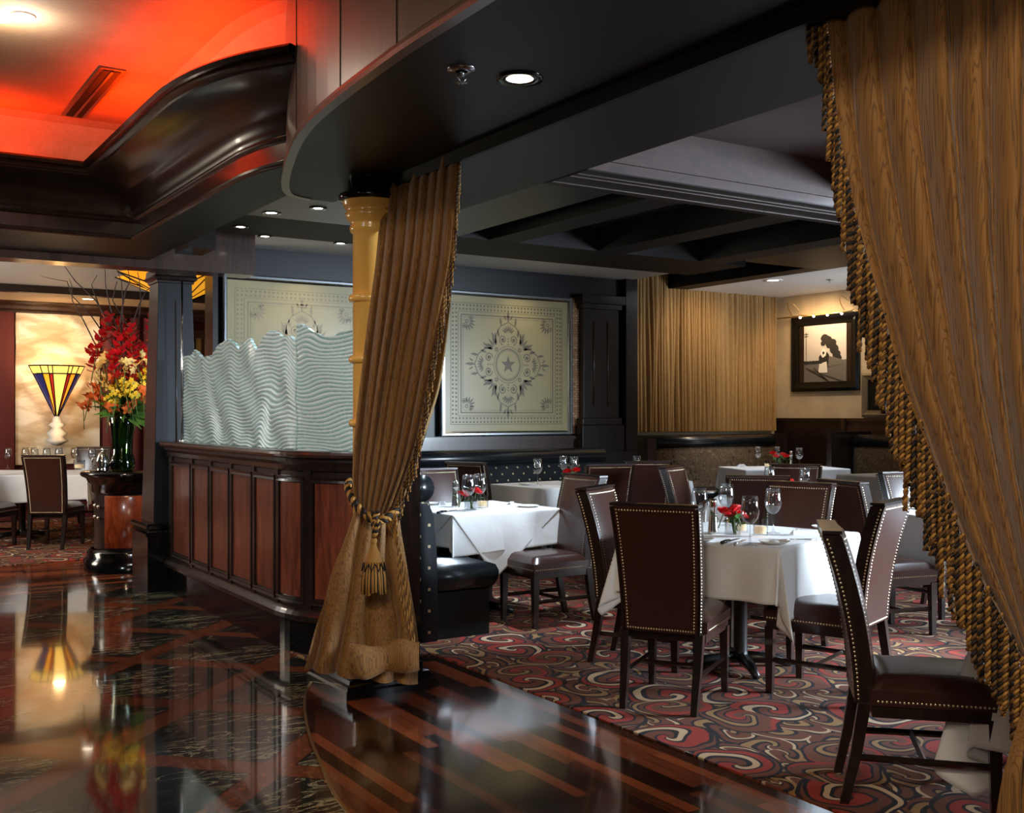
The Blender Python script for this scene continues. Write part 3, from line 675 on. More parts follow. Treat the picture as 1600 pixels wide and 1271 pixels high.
L2 = [(0, wz(556, 794, 5.40)), (.15, wz(541, 835, 5.36)), (.35, wz(520, 890, 5.28)), (.6, wz(503, 950, 5.2)), (.85, wz(488, 1005, 5.13)), (1, wz(477, 1046, 5.1))]
R2 = [(0, wz(622, 796, 5.42)), (.15, wz(627, 832, 5.4)), (.35, wz(636, 885, 5.34)), (.6, wz(645, 940, 5.3)), (.85, wz(653, 1000, 5.27)), (1, wz(652, 1072, 5.22))]
m_ = MB(); fl_ = drape(m_, L2, R2, 4, [(0, .03), (.3, .045), (1, .08)], 130, 44, 14, skew=-.15); local(m_, cur).build('lower_drape', 'gold_moire', cur)
# folded hem doubled back over the foot of the curtain
m_ = MB()
def hem(u, v):
    a = v*pi*1.1; p = wz(548+108*u, 1006-14*u*u+3*sin(u*7), 5.06+.08*u)
    return p+TOC*(.035*sin(a)+.012*sin(u*9))+Vector((0, 0, -.15*(1-cos(a))/2+.008*sin(u*11+v*3)-.02*u))
m_.grid(hem, 60, 14); local(m_, cur).build('folded_hem', 'gold_moire', cur)
m_ = MB(); fringe(m_, lambda v: fe(1, v)+TOC*.012, 64, .13, .0055, 6, 2, .02, .97)
for k in range(5): rope(m_, [wz(618-k*3, 800+k*4, 5.24), wz(622+k*3, 850+k*10, 5.2), wz(624+k*5, 900+k*18, 5.16), wz(626+k*6, 940+k*22, 5.13)], .007, 8, 4, 3)
local(m_, cur).build('bullion_fringe', CORDS, cur)
tag(cur, 'gold brown curtain tied against the onyx column, folded hem on the floor', 'curtain')
# tieback rope with tassel
tb = empty('tassel_tieback', tuple(wz(588, 810, 5.25)))
ctr = Vector((2.45, 5.18, 0)); pts = [wz(543, 757, 5.62), wz(546, 752, 5.5), wz(543, 765, 5.4), wz(551, 782, 5.30), wz(563, 796, 5.24), wz(577, 807, 5.21), wz(592, 813, 5.20), wz(606, 808, 5.22), wz(620, 798, 5.30), wz(627, 790, 5.42)]
m_ = MB(); rope(m_, pts, .018, 11, 7, 5); rope(m_, [p+Vector((0, 0, -.012))+TOC*.006 for p in pts[3:9]], .016, 8, 7, 5)
for k in range(3): rope(m_, [wz(580+k*6, 800, 5.18), wz(592-k*5, 818, 5.15), wz(586, 838, 5.15)], .011, 4, 6, 4)
local(m_, tb).build('twisted_rope', ['gold_cord', 'dark_cord'], tb)
tp = wz(584, 842, 5.12)
m_ = MB(); m_.lathe([(.0, .0), (.014, .0), (.017, -.012), (.014, -.02), (.013, -.03), (.02, -.05), (.035, -.08), (.043, -.10), (.045, -.112), (.04, -.12)], tuple(tp), 24); local(m_, tb).build('tassel_head', 'gold_cord', tb)
m_ = MB(); rd = random.Random(5)
for k in range(64):
    a = 2*pi*k/64; r_ = .045+.004*(k % 2); m_.cur = (0, 0, 1)[k % 3]
    q = tp+Vector((cos(a)*.043, sin(a)*.043, -.11)); e = tp+Vector((cos(a)*(r_+.01), sin(a)*(r_+.01), -.245-rd.uniform(0, .02)))
    m_.tube([q, (q+e)/2+Vector((cos(a), sin(a), 0))*.004, e], .0042, 5)
local(m_, tb).build('tassel_skirt', ['gold_cord', 'dark_cord'], tb)
m_ = MB()
for k in range(10):
    a = 2*pi*k/10; m_.tube([tp+Vector((cos(a)*.05, sin(a)*.05, -.115)), tp+Vector((cos(a+.3)*.057, sin(a+.3)*.057, -.15)), tp+Vector((cos(a+.62)*.05, sin(a+.62)*.05, -.115))], .0035, 5)
local(m_, tb).build('tassel_loops', 'dark_cord', tb)
tag(tb, 'twisted gold and black rope tieback with a fat tassel round the column curtain', 'tieback')
# large near curtain on the right
kx = [(1262, -90, 3.28), (1268, -40, 3.27), (1290, 21, 3.24), (1307, 177, 3.18), (1332, 312, 3.12), (1353, 397, 3.08), (1382, 496, 3.03), (1410, 602, 2.98), (1445, 694, 2.93), (1481, 786, 2.88), (1523, 885, 2.82), (1562, 960, 2.78), (1600, 1037, 2.74), (1640, 1085, 2.7)]
L3 = [(0, wx(1256, -98, 2.5))]+[((i+1)/len(kx), wz(*k)) for i, k in enumerate(kx)]
tie2 = wz(1700, 1090, 2.55)
R3 = [(0, Vector((2.5, .75, 2.63))), (.4, Vector((2.46, .95, 1.9))), (.75, Vector((2.42, 1.15, 1.25))), (1, tie2)]
cu2 = empty('tied_curtain', (2.5, 1.5, 0))
m_ = MB(); fn3 = drape(m_, L3, R3, 12, [(0, .06), (.2, .08), (.7, .07), (1, .04)], 280, 90, 21, skew=1.0, off=Vector((-.75, -.66, 0)))
local(m_, cu2).build('upper_drape', 'gold_moire', cu2)
L4 = [(0, wz(1642, 1082, 2.68)), (.1, wz(1602, 1100, 2.66)), (.3, wz(1572, 1180, 2.6)), (.6, wz(1562, 1290, 2.58)), (1, wz(1556, 1560, 2.56))]
R4 = [(0, tie2), (.3, wz(1760, 1180, 2.5)), (1, wz(1800, 1590, 2.45))]
m_ = MB(); drape(m_, L4, R4, 6, [(0, .03), (.4, .07), (1, .09)], 80, 40, 5); local(m_, cu2).build('lower_drape', 'gold_moire', cu2)
m_ = MB(); fringe(m_, lambda v: fn3(0, v)+Vector((.01, .01, 0)), 84, .24, .009, 9, 9, .06, .97, Vector((0, 0, 0)))
fringe(m_, lambda v: fn3(0, v)+Vector((.03, .03, 0)), 50, .26, .009, 9, 19, .1, .95, Vector((0, 0, 0)))
local(m_, cu2).build('bullion_fringe', CORDS, cu2)
tag(cu2, 'huge near gold brown curtain swept down to the right with rope fringe', 'curtain')
# pleated curtain on the north wall
cu3 = empty('pleated_curtain', (10.2, 10.93, 1.2)); m_ = MB(); rd = random.Random(4)
def wcur(x0, x1, z0, z1, npl, seed):
    rd = random.Random(seed); ks = [rd.uniform(.3, 1) for _ in range(npl+1)]; ws = [rd.uniform(.6, 1.5) for _ in range(npl)]; tot = sum(ws); cum = [0]
    for a in ws: cum.append(cum[-1]+a/tot)
    def fn(u, v):
        i = next((k for k in range(npl) if u <= cum[k+1]+1e-9), npl-1); f = (u-cum[i])/(cum[i+1]-cum[i])
        a = ks[i]*(1-f)+ks[i+1]*f
        return (x0+(x1-x0)*u+.012*sin(v*4+i), 10.95-.02-.085*a*abs(sin(pi*f))**.6*(.8+.2*v)-.01*sin(v*5+i*2), z1+(z0-z1)*v)
    return fn
m_.grid(wcur(8.86, 11.5, 1.19, 3.37, 46, 4), 460, 20)
local(m_, cu3).build('drape', 'pale_moire', cu3)
m_ = MB(); fringe(m_, lambda v: Vector((8.86, 10.87, 3.3-2.0*v)), 26, .13, .012, 2, 3)
local(m_, cu3).build('tassel_fringe', CORDS, cu3)
tag(cu3, 'long pale gold pleated curtain hanging over the north wall booth', 'curtain')

# ------------------------------------------------------------ etched glass panels
def poly_disc(mb, c, r0, r1, n=40):
    vs = [(c[0]+r*cos(2*pi*i/n), 0, c[1]+r*sin(2*pi*i/n)) for r in (r0, r1) for i in range(n)]
    mb.add(vs, [(i, (i+1) % n, n+(i+1) % n, n+i) for i in range(n)])
def leaf2(mb, c, a, ln, wd):
    d = (cos(a), sin(a)); p = (-d[1], d[0]); q = [(0, 0), (.35, .5), (.7, .35), (1, 0), (.7, -.35), (.35, -.5)]
    mb.add([(c[0]+d[0]*ln*x+p[0]*wd*y, 0, c[1]+d[1]*ln*x+p[1]*wd*y) for x, y in q], [tuple(range(6))])
def line2(mb, pts, wd):
    for a, b in zip(pts, pts[1:]):
        dx, dz = b[0]-a[0], b[1]-a[1]; l = sqrt(dx*dx+dz*dz) or 1; nx, nz_ = -dz/l*wd/2, dx/l*wd/2
        mb.add([(a[0]+nx, 0, a[1]+nz_), (b[0]+nx, 0, b[1]+nz_), (b[0]-nx, 0, b[1]-nz_), (a[0]-nx, 0, a[1]-nz_)], [(0, 1, 2, 3)])
def spiral2(mb, c, r, a0, hand, wd, turns=1.6):
    line2(mb, [(c[0]+r*(1-.85*i/24)*cos(a0+hand*2*pi*turns*i/24), c[1]+r*(1-.85*i/24)*sin(a0+hand*2*pi*turns*i/24)) for i in range(25)], wd)
    poly_disc(mb, c, 0, r*.28, 12)
def etched(x0, x1, z0, z1, label, mats):
    o = empty('etched_glass_panel', ((x0+x1)/2, 9.86, (z0+z1)/2)); W, H = x1-x0, z1-z0
    f = MB(); fw = .05
    prof = [(0, 0), (0, -.05), (.012, -.06), (.03, -.06), (.036, -.05), (.036, -.03), (.05, -.02), (.05, 0)]
    for a, b, c in (((-1, -1), (1, -1), 0), ((1, -1), (1, 1), 1), ((1, 1), (-1, 1), 2), ((-1, 1), (-1, -1), 3)):
        vs = []
        for (sx, sz) in (a, b):
            for d, y in prof: vs.append((sx*(W/2-d), y, sz*(H/2-d)))
        k = len(prof); f.add(vs, [(j, j+1, k+j+1, k+j) for j in range(k-1)])
    f.build('frame', 'steel', o)
    MB().b2(-W/2+.045, W/2-.045, -.015, 0, -H/2+.045, H/2-.045).build('glass_pane', mats[0], o)
    e = MB(); e.xf = Matrix.Translation((0, -.0165, 0)); w2, h2 = W/2-.05, H/2-.05
    def rect(m, wd): line2(e, [(-w2+m, -h2+m), (w2-m, -h2+m), (w2-m, h2-m), (-w2+m, h2-m), (-w2+m, -h2+m)], wd)
    rect(.075, .006); rect(.165, .005); rect(.20, .012); rect(.225, .003)
    for r_ in (.10, .14):
        nx_ = int((2*w2-2*r_)/.043); nz_ = int((2*h2-2*r_)/.043)
        for i in range(nx_+1):
            x = -w2+r_+(2*w2-2*r_)*i/nx_
            for s_ in (-1, 1): e.b2(x-.010, x+.010, -.0005, 0, s_*(h2-r_)-.010, s_*(h2-r_)+.010)
        for i in range(1, nz_):
            z = -h2+r_+(2*h2-2*r_)*i/nz_
            for s_ in (-1, 1): e.b2(s_*(w2-r_)-.010, s_*(w2-r_)+.010, -.0005, 0, z-.010, z+.010)
    for sx in (-1, 1):
        for sz in (-1, 1):
            c = (sx*(w2-.27), sz*(h2-.27)); a = atan2(-sz, -sx)
            for k in (-.8, -.4, 0, .4, .8): leaf2(e, (c[0]+.03*cos(a+k), c[1]+.03*sin(a+k)), a+k, .09-.02*abs(k), .022)
            for k in (-1.3, 1.3): spiral2(e, (c[0]+.06*cos(a+k), c[1]+.06*sin(a+k)), .03, 0, 1, .008)
            poly_disc(e, c, .012, .022, 12)
    e.xf = Matrix.Translation((0, -.0165, 0)) @ Matrix.Diagonal((.90, 1, .98, 1))
    poly_disc(e, (0, 0), .20, .206); poly_disc(e, (0, 0), .168, .18); poly_disc(e, (0, 0), .155, .16)
    e.add([(.105*cos(pi/2+k*pi/5)*(1 if k % 2 == 0 else .4), 0, .105*sin(pi/2+k*pi/5)*(1 if k % 2 == 0 else .4)) for k in range(10)]+[(0, 0, 0)], [(i, (i+1) % 10, 10) for i in range(10)])
    for q in range(4):
        a = q*pi/2; d = (cos(a), sin(a)); p = (-d[1], d[0]); R_ = lambda x, y: (d[0]*x+p[0]*y, d[1]*x+p[1]*y)
        for sy in (-1, 1):
            spiral2(e, R_(.275, sy*.075), .055, a+pi*sy, -sy, .011)
            leaf2(e, R_(.22, sy*.16), a+sy*.5, .16, .04); leaf2(e, R_(.3, sy*.13), a+sy*.25, .10, .03)
            line2(e, [R_(.23, sy*.19), R_(.33, sy*.17), R_(.42, sy*.11), R_(.47, 0)], .010)
            leaf2(e, R_(.42, sy*.10), a+sy*.1, .11, .03); leaf2(e, R_(.49, sy*.03), a+sy*.5, .07, .02)
        for k in (-1.0, -.67, -.33, 0, .33, .67, 1.0): leaf2(e, R_(.33+.03*cos(k), .03*sin(k)), a+k, .08, .02)
        leaf2(e, R_(.46, 0), a, .15, .035)
        for k in range(3): poly_disc(e, R_(.225+k*.03, 0), 0, .009, 8)
        a2 = a+pi/4
        for k in (-.8, -.4, 0, .4, .8): leaf2(e, (.25*cos(a2)+.03*cos(a2+k), .25*sin(a2)+.03*sin(a2+k)), a2+k, .12-.03*abs(k), .026)
        for k in (-.25, .25): leaf2(e, (.34*cos(a2+k), .34*sin(a2+k)), a2+k*2, .06, .02)
        poly_disc(e, (.235*cos(a2), .235*sin(a2)), .012, .024, 12)
    e.build('etching', mats[1], o)
    return tag(o, label, 'glass panel')
etched(3.13, 4.70, 1.19, 2.73, 'etched glass panel seen behind and above the carved wave glass', ['frosted_glass', 'etching_reflection'])
etched(5.44, 7.12, 1.19, 2.73, 'etched glass panel with star medallion and silver frame, right of the tied curtain', ['frosted_glass', 'etching'])
# pilaster, brick strip, light switch
o = empty('wall_pilaster', (7.5, 9.86, 0)); b_ = MB(); b_.b2(-.25, .25, -.08, .04, 1.38, 2.62); b_.build('shaft', 'dark_mahogany', o, .004)
b_ = MB(); b_.b2(-.28, .28, -.11, .04, 2.62, 2.68); b_.b2(-.31, .31, -.14, .04, 2.68, 2.78); b_.build('capital', 'dark_mahogany', o, .006)
b_ = MB(); b_.b2(-.3, .3, -.13, .04, .0, 1.3); b_.b2(-.28, .28, -.11, .04, 1.3, 1.38); b_.build('base', 'dark_mahogany', o, .006)
for x in (-.11, .09): MB().tube([(x, -.084, 1.52), (x, -.084, 2.48)], .010, 8).build('flute', 'brown_mahogany', o)
tag(o, 'dark wooden pilaster with two vertical flutes between star panel and curtain', 'pilaster')
struct('trim_28', MB().b2(7.13, 7.25, 9.87, 9.9, 1.2, 2.74), 'lit_brick')
p_ = wy(969, 600, 10.98); o = empty('light_switch', (p_.x, 10.98, p_.z)); MB().b2(-.035, .035, -.008, 0, -.06, .06).build('plate', 'white_plastic', o, .003); MB().b2(-.012, .012, -.014, -.006, -.02, .02).build('toggle', 'white_plastic', o)
tag(o, 'white light switch on the narrow cream wall strip beside the long curtain', 'switch')
# ------------------------------------------------------------ pictures on the east wall
def flat(mb, mi, pts, y=0):
    mb.cur = mi; mb.add([(y, p[0], p[1]) for p in pts], [tuple(range(len(pts)))])
def picture(yc, zc, W, H, frame_w, frame_m, mat_m, art, label):
    o = empty('framed_photograph', (11.6, yc, zc)); f = MB()
    prof = [(0, 0), (0, -.035), (frame_w*.35, -.05), (frame_w*.7, -.035), (frame_w, -.03), (frame_w, 0)]
    for a, b in (((-1, -1), (1, -1)), ((1, -1), (1, 1)), ((1, 1), (-1, 1)), ((-1, 1), (-1, -1))):
        vs = [(y, sx*(W/2-d), sz*(H/2-d)) for sx, sz in (a, b) for d, y in prof]; k = len(prof)
        f.add(vs, [(j, j+1, k+j+1, k+j) for j in range(k-1)])
    f.build('frame', frame_m, o)
    b = MB(); b.b2(-.012, -.002, -W/2+frame_w*.9, W/2-frame_w*.9, -H/2+frame_w*.9, H/2-frame_w*.9); b.build('mount', mat_m, o)
    a_ = MB(); art(a_); a_.build('photograph', ['photo_sky', 'photo_dark', 'photo_mid', 'photo_light'], o)
    return tag(o, label, 'picture'), o
# train photograph: local y runs left to right reversed (left in view = +y)
def train(m):
    W, H = .37, .41
    flat(m, 0, [(W, -H), (W, H), (-W, H), (-W, -H)], -.014)
    flat(m, 2, [(W, -H), (W, -.12), (.15, -.10), (-.1, -.12), (-W, -.10), (-W, -H)], -.015)
    def bl(mi, cy, cz, ry, rz, d, n=18, sd=0):
        rd = random.Random(sd); flat(m, mi, [(cy+ry*cos(2*pi*i/n)*rd.uniform(.85, 1.1), cz+rz*sin(2*pi*i/n)*rd.uniform(.85, 1.1)) for i in range(n)], d)
    for i, (cy, cz, r) in enumerate(((-.0, .20, .07), (-.05, .17, .08), (-.11, .12, .09), (-.16, .05, .08), (-.20, -.02, .07), (.03, .13, .04), (-.24, -.07, .05))): bl(1, cy, cz, r, r*.85, -.016-.0003*i, sd=i)
    flat(m, 2, [(-.02, -.03), (-.30, -.10), (-.30, -.16), (-.02, -.2)], -.019)
    flat(m, 1, [(.10, -.05), (.10, -.2), (.02, -.22), (-.06, -.2), (-.08, -.03), (0, .05)], -.0195)
    bl(3, .02, .0, .05, .06, -.020); flat(m, 3, [(.09, -.14), (.11, -.27), (-.05, -.27), (-.04, -.12)], -.0205); bl(1, .02, .0, .018, .02, -.0207)
    for y in (.07, -.05): flat(m, 1, [(y+.012, -.04), (y+.012, -.15), (y-.012, -.15), (y-.012, -.04)], -.021)
    for a, b in (((.28, -.22), (-.30, -.40)), ((.20, -.2), (-.05, -.40)), ((.34, -.2), (.0, -.36))): flat(m, 1, [(a[0], a[1]), (a[0]-.02, a[1]), (b[0]-.04, b[1]), (b[0], b[1])], -.0213)
    flat(m, 1, [(.33, -.15), (.33, .30), (.322, .30), (.322, -.15)], -.0216)
    for z in (.24, .27): flat(m, 1, [(.36, z), (.36, z+.008), (.29, z+.008), (.29, z)], -.0216)
    for i in range(7): bl(1, .35-.05*i, -.12, .03, .02, -.0217-.0001*i, sd=30+i)
picture(10.085, 2.265, 1.18, 1.05, .13, 'black_gloss', 'dark_mahogany', train, 'large framed black and white photograph of a steam train with a picture light')
def small_art(m):
    flat(m, 1, [(.17, -.12), (.17, .17), (-.17, .17), (-.17, -.12)], -.014)
    rd = random.Random(3)
    for i in range(60):
        y, z, r = rd.uniform(-.15, .15), rd.uniform(-.10, .15), rd.uniform(.006, .018); flat(m, rd.choice((0, 2, 3)), [(y-r, z-r), (y+r, z-r*.6), (y+r*.7, z+r), (y-r, z+r*.7)], -.015-.0001*i)
    flat(m, 2, [(.08, -.22), (.08, -.17), (-.08, -.17), (-.08, -.22)], -.014)
picture(9.05, 1.675, .8, .58, .09, 'bronze_frame', 'black_paint', small_art, 'smaller bronze framed photograph half hidden by the curtain fringe')
o = empty('picture_light', (11.6, 10.085, 2.78)); b_ = MB()
for y in (-.42, .5): MB().tube([(0, y+.09, .05)]+[(-.02-.16*sin(pi*k/10), y+.09*cos(pi*k/10)+.0, .05+.17*sin(pi*k/10)) for k in range(11)]+[(-.16, y-.1, .0)], .005, 6).build('arm', 'brass', o)
MB().tube([(-.17, -.6, 0), (-.17, .72, 0)], .012, 8).build('tube', 'brass', o)
b_ = MB()
for y in (-.42, -.18, .06, .3): b_.sphere((-.17, y, -.014), .018, 10, 6)
b_.build('bulbs', 'lamp_white', o); tag(o, 'brass picture light with looped arms above the train photograph', 'picture light')
# ------------------------------------------------------------ banquettes
def banquette(label, path, fabric, group=None, rise=0.0, plug=True):
    # path is the front face of the backrest; the seat lies on its left
    o = empty('banquette', (path[0][0], path[0][1], 0)); P = [(x-path[0][0], y-path[0][1]) for x, y in path]; r = rise
    MB().sweep(P, [(-.12, 0), (-.12, .9+r), (-.02, .9+r), (.0, .85+r), (.012, .65+r), (.0, .45), (0, 0)], True, True, True).build('backrest', fabric, o)
    prof = [(-.055+.085*cos(a), .96+r+.085*sin(a)) for a in [2*pi*k/14 for k in range(14)]]
    MB().sweep(P, prof, True, True, True).build('head_roll', 'black_leather', o)
    se = [(0, .30), (.0, .46), (.04, .475), (.25, .48), (.42, .47), (.48, .45), (.505, .41), (.505, .37), (.48, .33), (.44, .30)]
    MB().sweep(P, se, True, True, True).build('seat', 'black_leather', o)
    MB().sweep(P, [(0, 0), (0, .31), (.43, .31), (.43, 0)], True, False, True).build('plinth', 'black_paint', o)
    return tag(o, label, 'booth seat', group)
bq = banquette('black leather booth bench with dotted end, back to the partition', [(3.2, 8.9), (3.2, 5.92)], 'dotted_fabric')
b_ = MB(); b_.sweep([(0, -2.98), (0, -3.01)], [(-.12, 0), (-.12, .86), (-.03, .87), (.005, .8), (.03, .55), (.035, .4), (.035, 0)], True, True, True); b_.build('end_panel', 'dotted_fabric', bq)
b_ = MB(); b_.b2(-.58, -.12, -2.95, -.25, 0, .9); b_.build('back_frame', 'black_paint', bq)
banquette('long dotted banquette with black leather roll under the star glass panel', [(7.3, 9.45), (3.3, 9.45)], 'dotted_fabric', rise=.01)
struct('trim_23', MB().b2(3.0, 7.85, 9.58, 9.86, 0, 1.0), 'dark_mahogany')
struct('trim_24', MB().b2(8.62, 8.76, 10.3, 10.7, 0, 1.12), 'brown_mahogany')
banquette('tapestry covered booth bench below the long pleated curtain', [(11.1, 10.55), (8.78, 10.55)], 'tapestry', rise=.10)
struct('trim_25', MB().b2(8.78, 11.5, 10.68, 10.96, 0, 1.15), 'dark_mahogany')
p_ = wx(1330, 690, 11.15); banquette('tapestry covered booth bench against the right wall below the small picture', [(11.2, 6.2), (11.2, p_.y)], 'tapestry', rise=.12)
struct('trim_26', MB().b2(11.33, 11.56, 6.2, 9.66, 0, 1.16), 'dark_mahogany')
struct('trim_27', MB().b2(10.8, 11.56, p_.y+.02, p_.y+.1, 0, 1.2), 'dark_mahogany')

# ------------------------------------------------------------ chairs
def back_y(z):      # rake of the back: y of the panel centre at height z
    t_ = (z-.37)/.62; return -.205-.02*t_-.10*t_*t_
def make_chair(nails=True):
    o = empty('dining_chair'); Wt, Wb = .222, .195; z0, z1 = .37, .975; th = .032
    def hw(z): return Wb+(Wt-Wb)*(z-z0)/(z1-z0)
    b = MB(); NZ = 14
    def ring(z, inset=0):
        y = back_y(z); w_ = hw(z)-inset; t_ = th-inset*.3
        pts = [(-w_, y-t_), (w_, y-t_), (w_, y+t_), (w_*.6, y+t_+.018), (0, y+t_+.026), (-w_*.6, y+t_+.018), (-w_, y+t_)]
        return [(x, yy, z) for x, yy in pts]
    R_ = [ring(z0+(z1-z0)*k/NZ) for k in range(NZ+1)]+[ring(z1+.008, .008)]
    vs = [p for r in R_ for p in r]; n = 7
    b.add(vs, [(j*n+i, j*n+(i+1) % n, (j+1)*n+(i+1) % n, (j+1)*n+i) for j in range(NZ+1) for i in range(n)]+[tuple(range(n))[::-1], tuple(range((NZ+1)*n, (NZ+2)*n))])
    bk = b.build('backrest', 'mocha_leather', o, .006)
    e = MB()                                   # dark wooden edge boards
    for s_ in (-1, 1):
        e.add([v for k in range(NZ+1) for z in [z0+(z1-z0)*k/NZ] for v in ((s_*(hw(z)+.001), back_y(z)-th-.002, z), (s_*(hw(z)+.014), back_y(z)-th-.002, z), (s_*(hw(z)+.014), back_y(z)+th+.002, z), (s_*(hw(z)+.001), back_y(z)+th+.002, z))],
              [(j*4+i, j*4+(i+1) % 4, j*4+4+(i+1) % 4, j*4+4+i) for j in range(NZ) for i in range(4)])
    e.b2(-Wt-.014, Wt+.014, back_y(z1)-th-.002, back_y(z1)+th+.004, z1+.006, z1+.018)
    e.build('back_frame', 'dark_mahogany', o)
    N = MB()
    def nail(x, y, z, ax):
        r = .0052; s_ = [(r*cos(2*pi*k/6), r*sin(2*pi*k/6)) for k in range(6)]
        if ax[0]: pts = [(x, y+a, z+c) for a, c in s_]+[(x+ax[0]*.004, y, z)]
        else: pts = [(x+a, y, z+c) for a, c in s_]+[(x, y+ax[1]*.004, z)]
        N.add(pts, [(k, (k+1) % 6, 6) for k in range(6)], True)
    def flush():
        nonlocal N
        if nails: N.build('nail_trim', 'nail_brass', bk)
        N = MB()
    def line(fn, m, ax):
        for k in range(m): nail(*fn(k/(m-1)), ax)
    zz = lambda f: z0+.015+(z1-z0-.03)*f
    for s_ in (-1, 1): line(lambda f: (s_*(hw(zz(f))-.018), back_y(zz(f))-th-.003, zz(f)), 38, (0, -1))
    for z in (z0+.015, z1-.015):
        line(lambda f: ((-1+2*f)*(hw(z)-.018), back_y(z)-th-.003, z), 26, (0, -1))
    flush()
    for s_ in (-1, 1): line(lambda f: (s_*(hw(zz(f))-.018), back_y(zz(f))+th+.007, zz(f)), 38, (0, 1))
    line(lambda f: ((-1+2*f)*(hw(z1)-.018), back_y(z1-.015)+th+.004+(.026-.008*abs(1-2*f)/.6 if abs(1-2*f) < .6 else .018*(1-abs(1-2*f)*.92)/.4), z1-.015), 26, (0, 1))
    flush()
    for s_ in (-1, 1):
        line(lambda f: (s_*(hw(zz(f))+.016), back_y(zz(f))-.02, zz(f)), 38, (s_, 0)); flush()
    for s_ in (-1, 1): line(lambda f: (s_*.237, -.16+.40*f, .385), 28, (s_, 0))
    line(lambda f: (-.225+.45*f, .262, .385), 28, (0, 1)); flush()
    s = MB()
    def seat(u, v):
        x, y = -.235+.47*u, -.19+.45*v; e_ = min(1, min(u, 1-u)*9)*min(1, min(v, 1-v)*9)
        return (x, y, .425+.045*e_**.45+.012*sin(pi*u)*sin(pi*v))
    s.grid(seat, 16, 16); s.sweep([(-.235, -.19), (.235, -.19), (.235, .26), (-.235, .26), (-.235, -.19)], [(0, .37), (0, .426)])
    s.build('seat', 'mocha_leather', o, .004)
    f = MB(); f.b2(-.225, .225, -.18, .25, .325, .372); f.build('seat_frame', 'dark_mahogany', o, .003)
    def leg(pts, ws):
        m = MB(); 
        for (p, q, a, c) in zip(pts, pts[1:], ws, ws[1:]):
            m.add([(p[0]+x*a, p[1]+y*a, p[2]) for x, y in ((-1, -1), (1, -1), (1, 1), (-1, 1))]+[(q[0]+x*c, q[1]+y*c, q[2]) for x, y in ((-1, -1), (1, -1), (1, 1), (-1, 1))], [(0, 1, 5, 4), (1, 2, 6, 5), (2, 3, 7, 6), (3, 0, 4, 7), (3, 2, 1, 0), (4, 5, 6, 7)])
        m.build('leg', 'dark_mahogany', o)
    for s_ in (-1, 1):
        leg([(s_*.21, .235, 0), (s_*.208, .232, .34)], [.016, .023])
        leg([(s_*.19, -.275, 0), (s_*.195, -.235, .18), (s_*.2, -.205, .37)], [.016, .020, .022])
    for s_ in (-1, 1):
        m = MB(); m.tube([(s_*.192, -.24, .17), (s_*.208, .232, .17)], .013, 4, smooth=False); m.build('stretcher', 'dark_mahogany', o)
    m = MB(); m.tube([(-.2, .0, .17), (.2, .0, .17)], .012, 4, smooth=False); m.build('stretcher', 'dark_mahogany', o)
    return o
chair_p = proto('chair', make_chair)
def chair(x, y, deg, label, group=None):   # rear leg midpoint on the floor and facing direction
    a = radians(deg); return chair_p((x+.26*cos(a), y+.26*sin(a), .006), a-pi/2, label, 'chair', group, (.92, 1, 1))
# ------------------------------------------------------------ table ware
def lathe_obj(name, prof, mat, o, n=24, c=(0, 0, 0)): return MB().lathe(prof, c, n).build(name, mat, o)
def mk_wine():
    o = empty('wine_glass')
    lathe_obj('bowl', [(.004, .098), (.018, .104), (.032, .122), (.040, .145), (.0405, .165), (.036, .20), (.032, .228), (.031, .228), (.035, .20), (.039, .165), (.0385, .146), (.031, .124), (.017, .106), (.0, .102)], 'clear_glass', o).scale = (1.18, 1.18, 1.1)
    lathe_obj('stem', [(.034, .0), (.034, .002), (.012, .006), (.005, .014), (.0038, .05), (.0045, .098)], 'clear_glass', o).scale = (1.18, 1.18, 1.1); return o
def mk_tumbler():
    o = empty('votive_glass'); m = MB()
    prof = [(.036, 0), (.037, .004), (.038, .075), (.035, .075), (.034, .012), (0, .012)]
    m.lathe(prof, n=20, smooth=False); m.build('cup', 'clear_glass', o)
    lathe_obj('candle', [(.03, .012), (.03, .04), (0, .04)], 'candle_glow', o); return o
def mk_mill():
    o = empty('pepper_mill')
    lathe_obj('body', [(.0, 0), (.030, 0), (.030, .01), (.026, .04), (.021, .09), (.0195, .125), (.022, .130)], 'silver', o)
    lathe_obj('head', [(.022, .131), (.023, .136), (.021, .150), (.023, .156), (.021, .172), (.0, .174)], 'silver', o); return o
def mk_vase():
    o = empty('flower_vase'); m = MB()
    m.lathe([(.042, 0), (.044, .004), (.043, .1), (.040, .1), (.040, .01), (0, .01)], n=20, smooth=False); m.build('jar', 'clear_glass', o)
    m = MB(); rd = random.Random(2)
    for k in range(7):
        a = rd.uniform(0, 6.3); m.tube([(.018*cos(a), .018*sin(a), .012), (.01*cos(a+2), .01*sin(a+2), .1)], .003, 5)
    m.build('cut_stems', 'stem', o); return o
